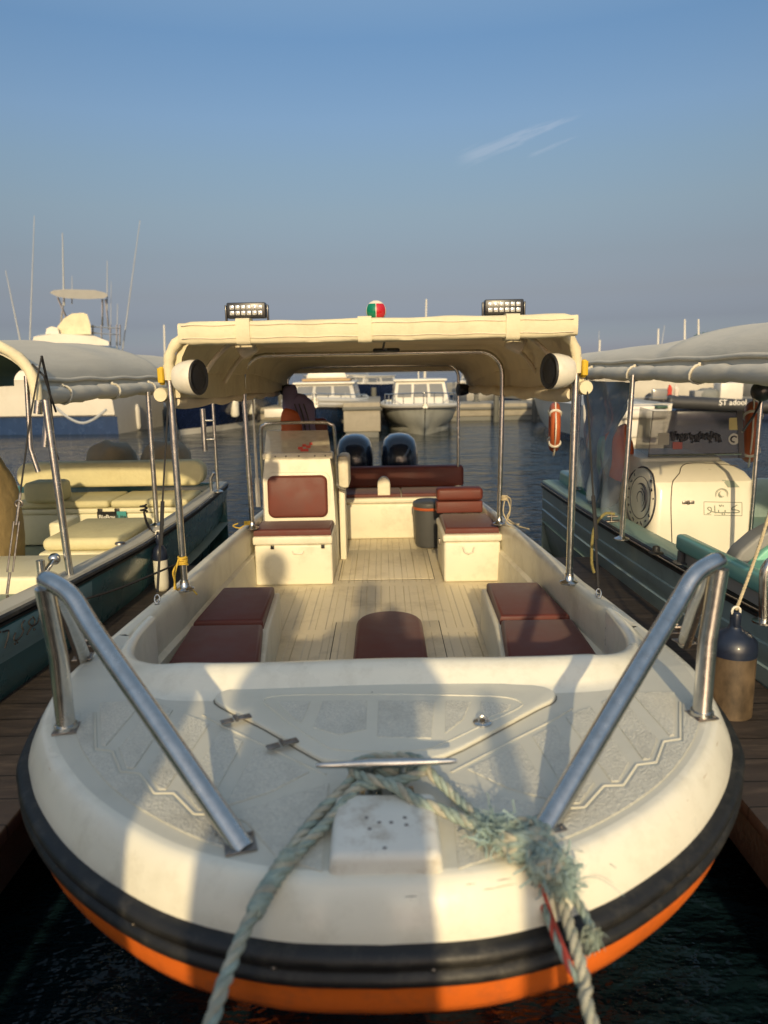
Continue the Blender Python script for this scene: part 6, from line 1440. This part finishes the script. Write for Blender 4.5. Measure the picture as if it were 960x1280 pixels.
for k in range(60): x = -900 + 1900 * k / 59; pts.append((x, 1500, .5 + 3.5 * noise.noise(Vector((x * .006, 2, 0))) ** 2 + 2.5))
rings = [[Vector((x, 1480, -.5)), Vector((x, 1500, z * .9)), Vector((x, 1540, z)), Vector((x, 1600, -.5))] for x, _, z in pts]; g.loft(rings, closed=False, caps=False)
o = obj('far_shore', g, M('hazy_far_land', (.16, .17, .17), .9, var=.2, vs=.02), None, 60); tag(o, 'low hazy strip of land along the horizon', 'land', kind='structure')

# slack mooring line of the yacht, and clutter that a working basin shows
g = G(); a, b = P(68, 508, Y=19.6), P(133, 512, Y=19.6); g.tube(sm([a, lerp(a, b, .25) + Vector((0, 0, -.28)), lerp(a, b, .5) + Vector((0, 0, -.40)), lerp(a, b, .75) + Vector((0, 0, -.27)), b], 6), .035, 6)
solo('slack_mooring_line', g, m_rod, 'pale rope hanging slack between the white sport yacht and the small pontoon end', 'rope')
for px, py, c_, lab in ((404, 546, m_bw, 'cream pile fender by the stern of the blue hulled boat'), (172, 538, m_bw, 'pale fender standing by the small pontoon end')):
    q = P(px, py, z=0); g = G(); g.lathe([(.001, .05), (.11, .05), (.14, .15), (.14, .75), (.10, .86), (.03, .9), (.001, .9)], q, n=14); solo('pile_fender', g, c_, lab, 'fender')
rnd = random.Random(9)
for k, (px, lab) in enumerate(((596, 'small bollard on the quay just right of the cabin cruiser'), (655, 'small bollard on the quay behind the orange buoy'), (330, 'small bollard on the quay behind the console rail'))):
    q = P(px, 503, Y=y0 + 27 if False else 28.2); g = G(); g.lathe([(.16, 0), (.16, .03), (.09, .06), (.08, .28), (.13, .34), (.12, .42), (.001, .44)], (q.x, 28.4, zq), n=14); solo('bollard', g, m_concd, lab, 'bollard')

for (px, py, L, B, H, rz, lab, mt) in ((684, 499, 8, 2.8, .9, 190, 'small white boat on the quay left of the orange buoy', WM), (722, 501, 9, 3.0, 1.1, 160, 'blue hulled boat seen through the clear side curtain', [m_bblue, m_bnavy, m_bw]), (575, 496, 9, 2.6, 1.0, 205, 'white boat behind the roof of the cabin cruiser', WM), (495, 496, 10, 2.8, 1.0, 150, 'dark hulled boat behind the cabin cruiser', [m_bnavy, m_bnavy, m_bw]), (890, 499, 11, 3.4, 1.3, 175, 'white boat with dark boot line behind the furled flags', [m_bw, m_bnavy, m_bw]), (960, 501, 11, 3.4, 1.3, 150, 'white boat at the far right edge behind the inflatable', WM)):
    farboat(px, py, L, B, H, R(rz), lab, mt, .5, mast=.8)
for k, (px, lab) in enumerate(((620, 'mooring pile standing off the quay just right of the rear hoop'), (668, 'mooring pile in the water left of the orange buoy'), (352, 'mooring pile showing left of the life jacket'), (468, 'mooring pile by the right corner of the pontoon end'))):
    q = P(px, 527, z=0); g = G(); g.tube([(q.x, q.y, -.4), (q.x, q.y, 1.25)], .10, 10); solo('mooring_pile', g, m_concd, lab, 'pile', 'mooring piles off the quay')
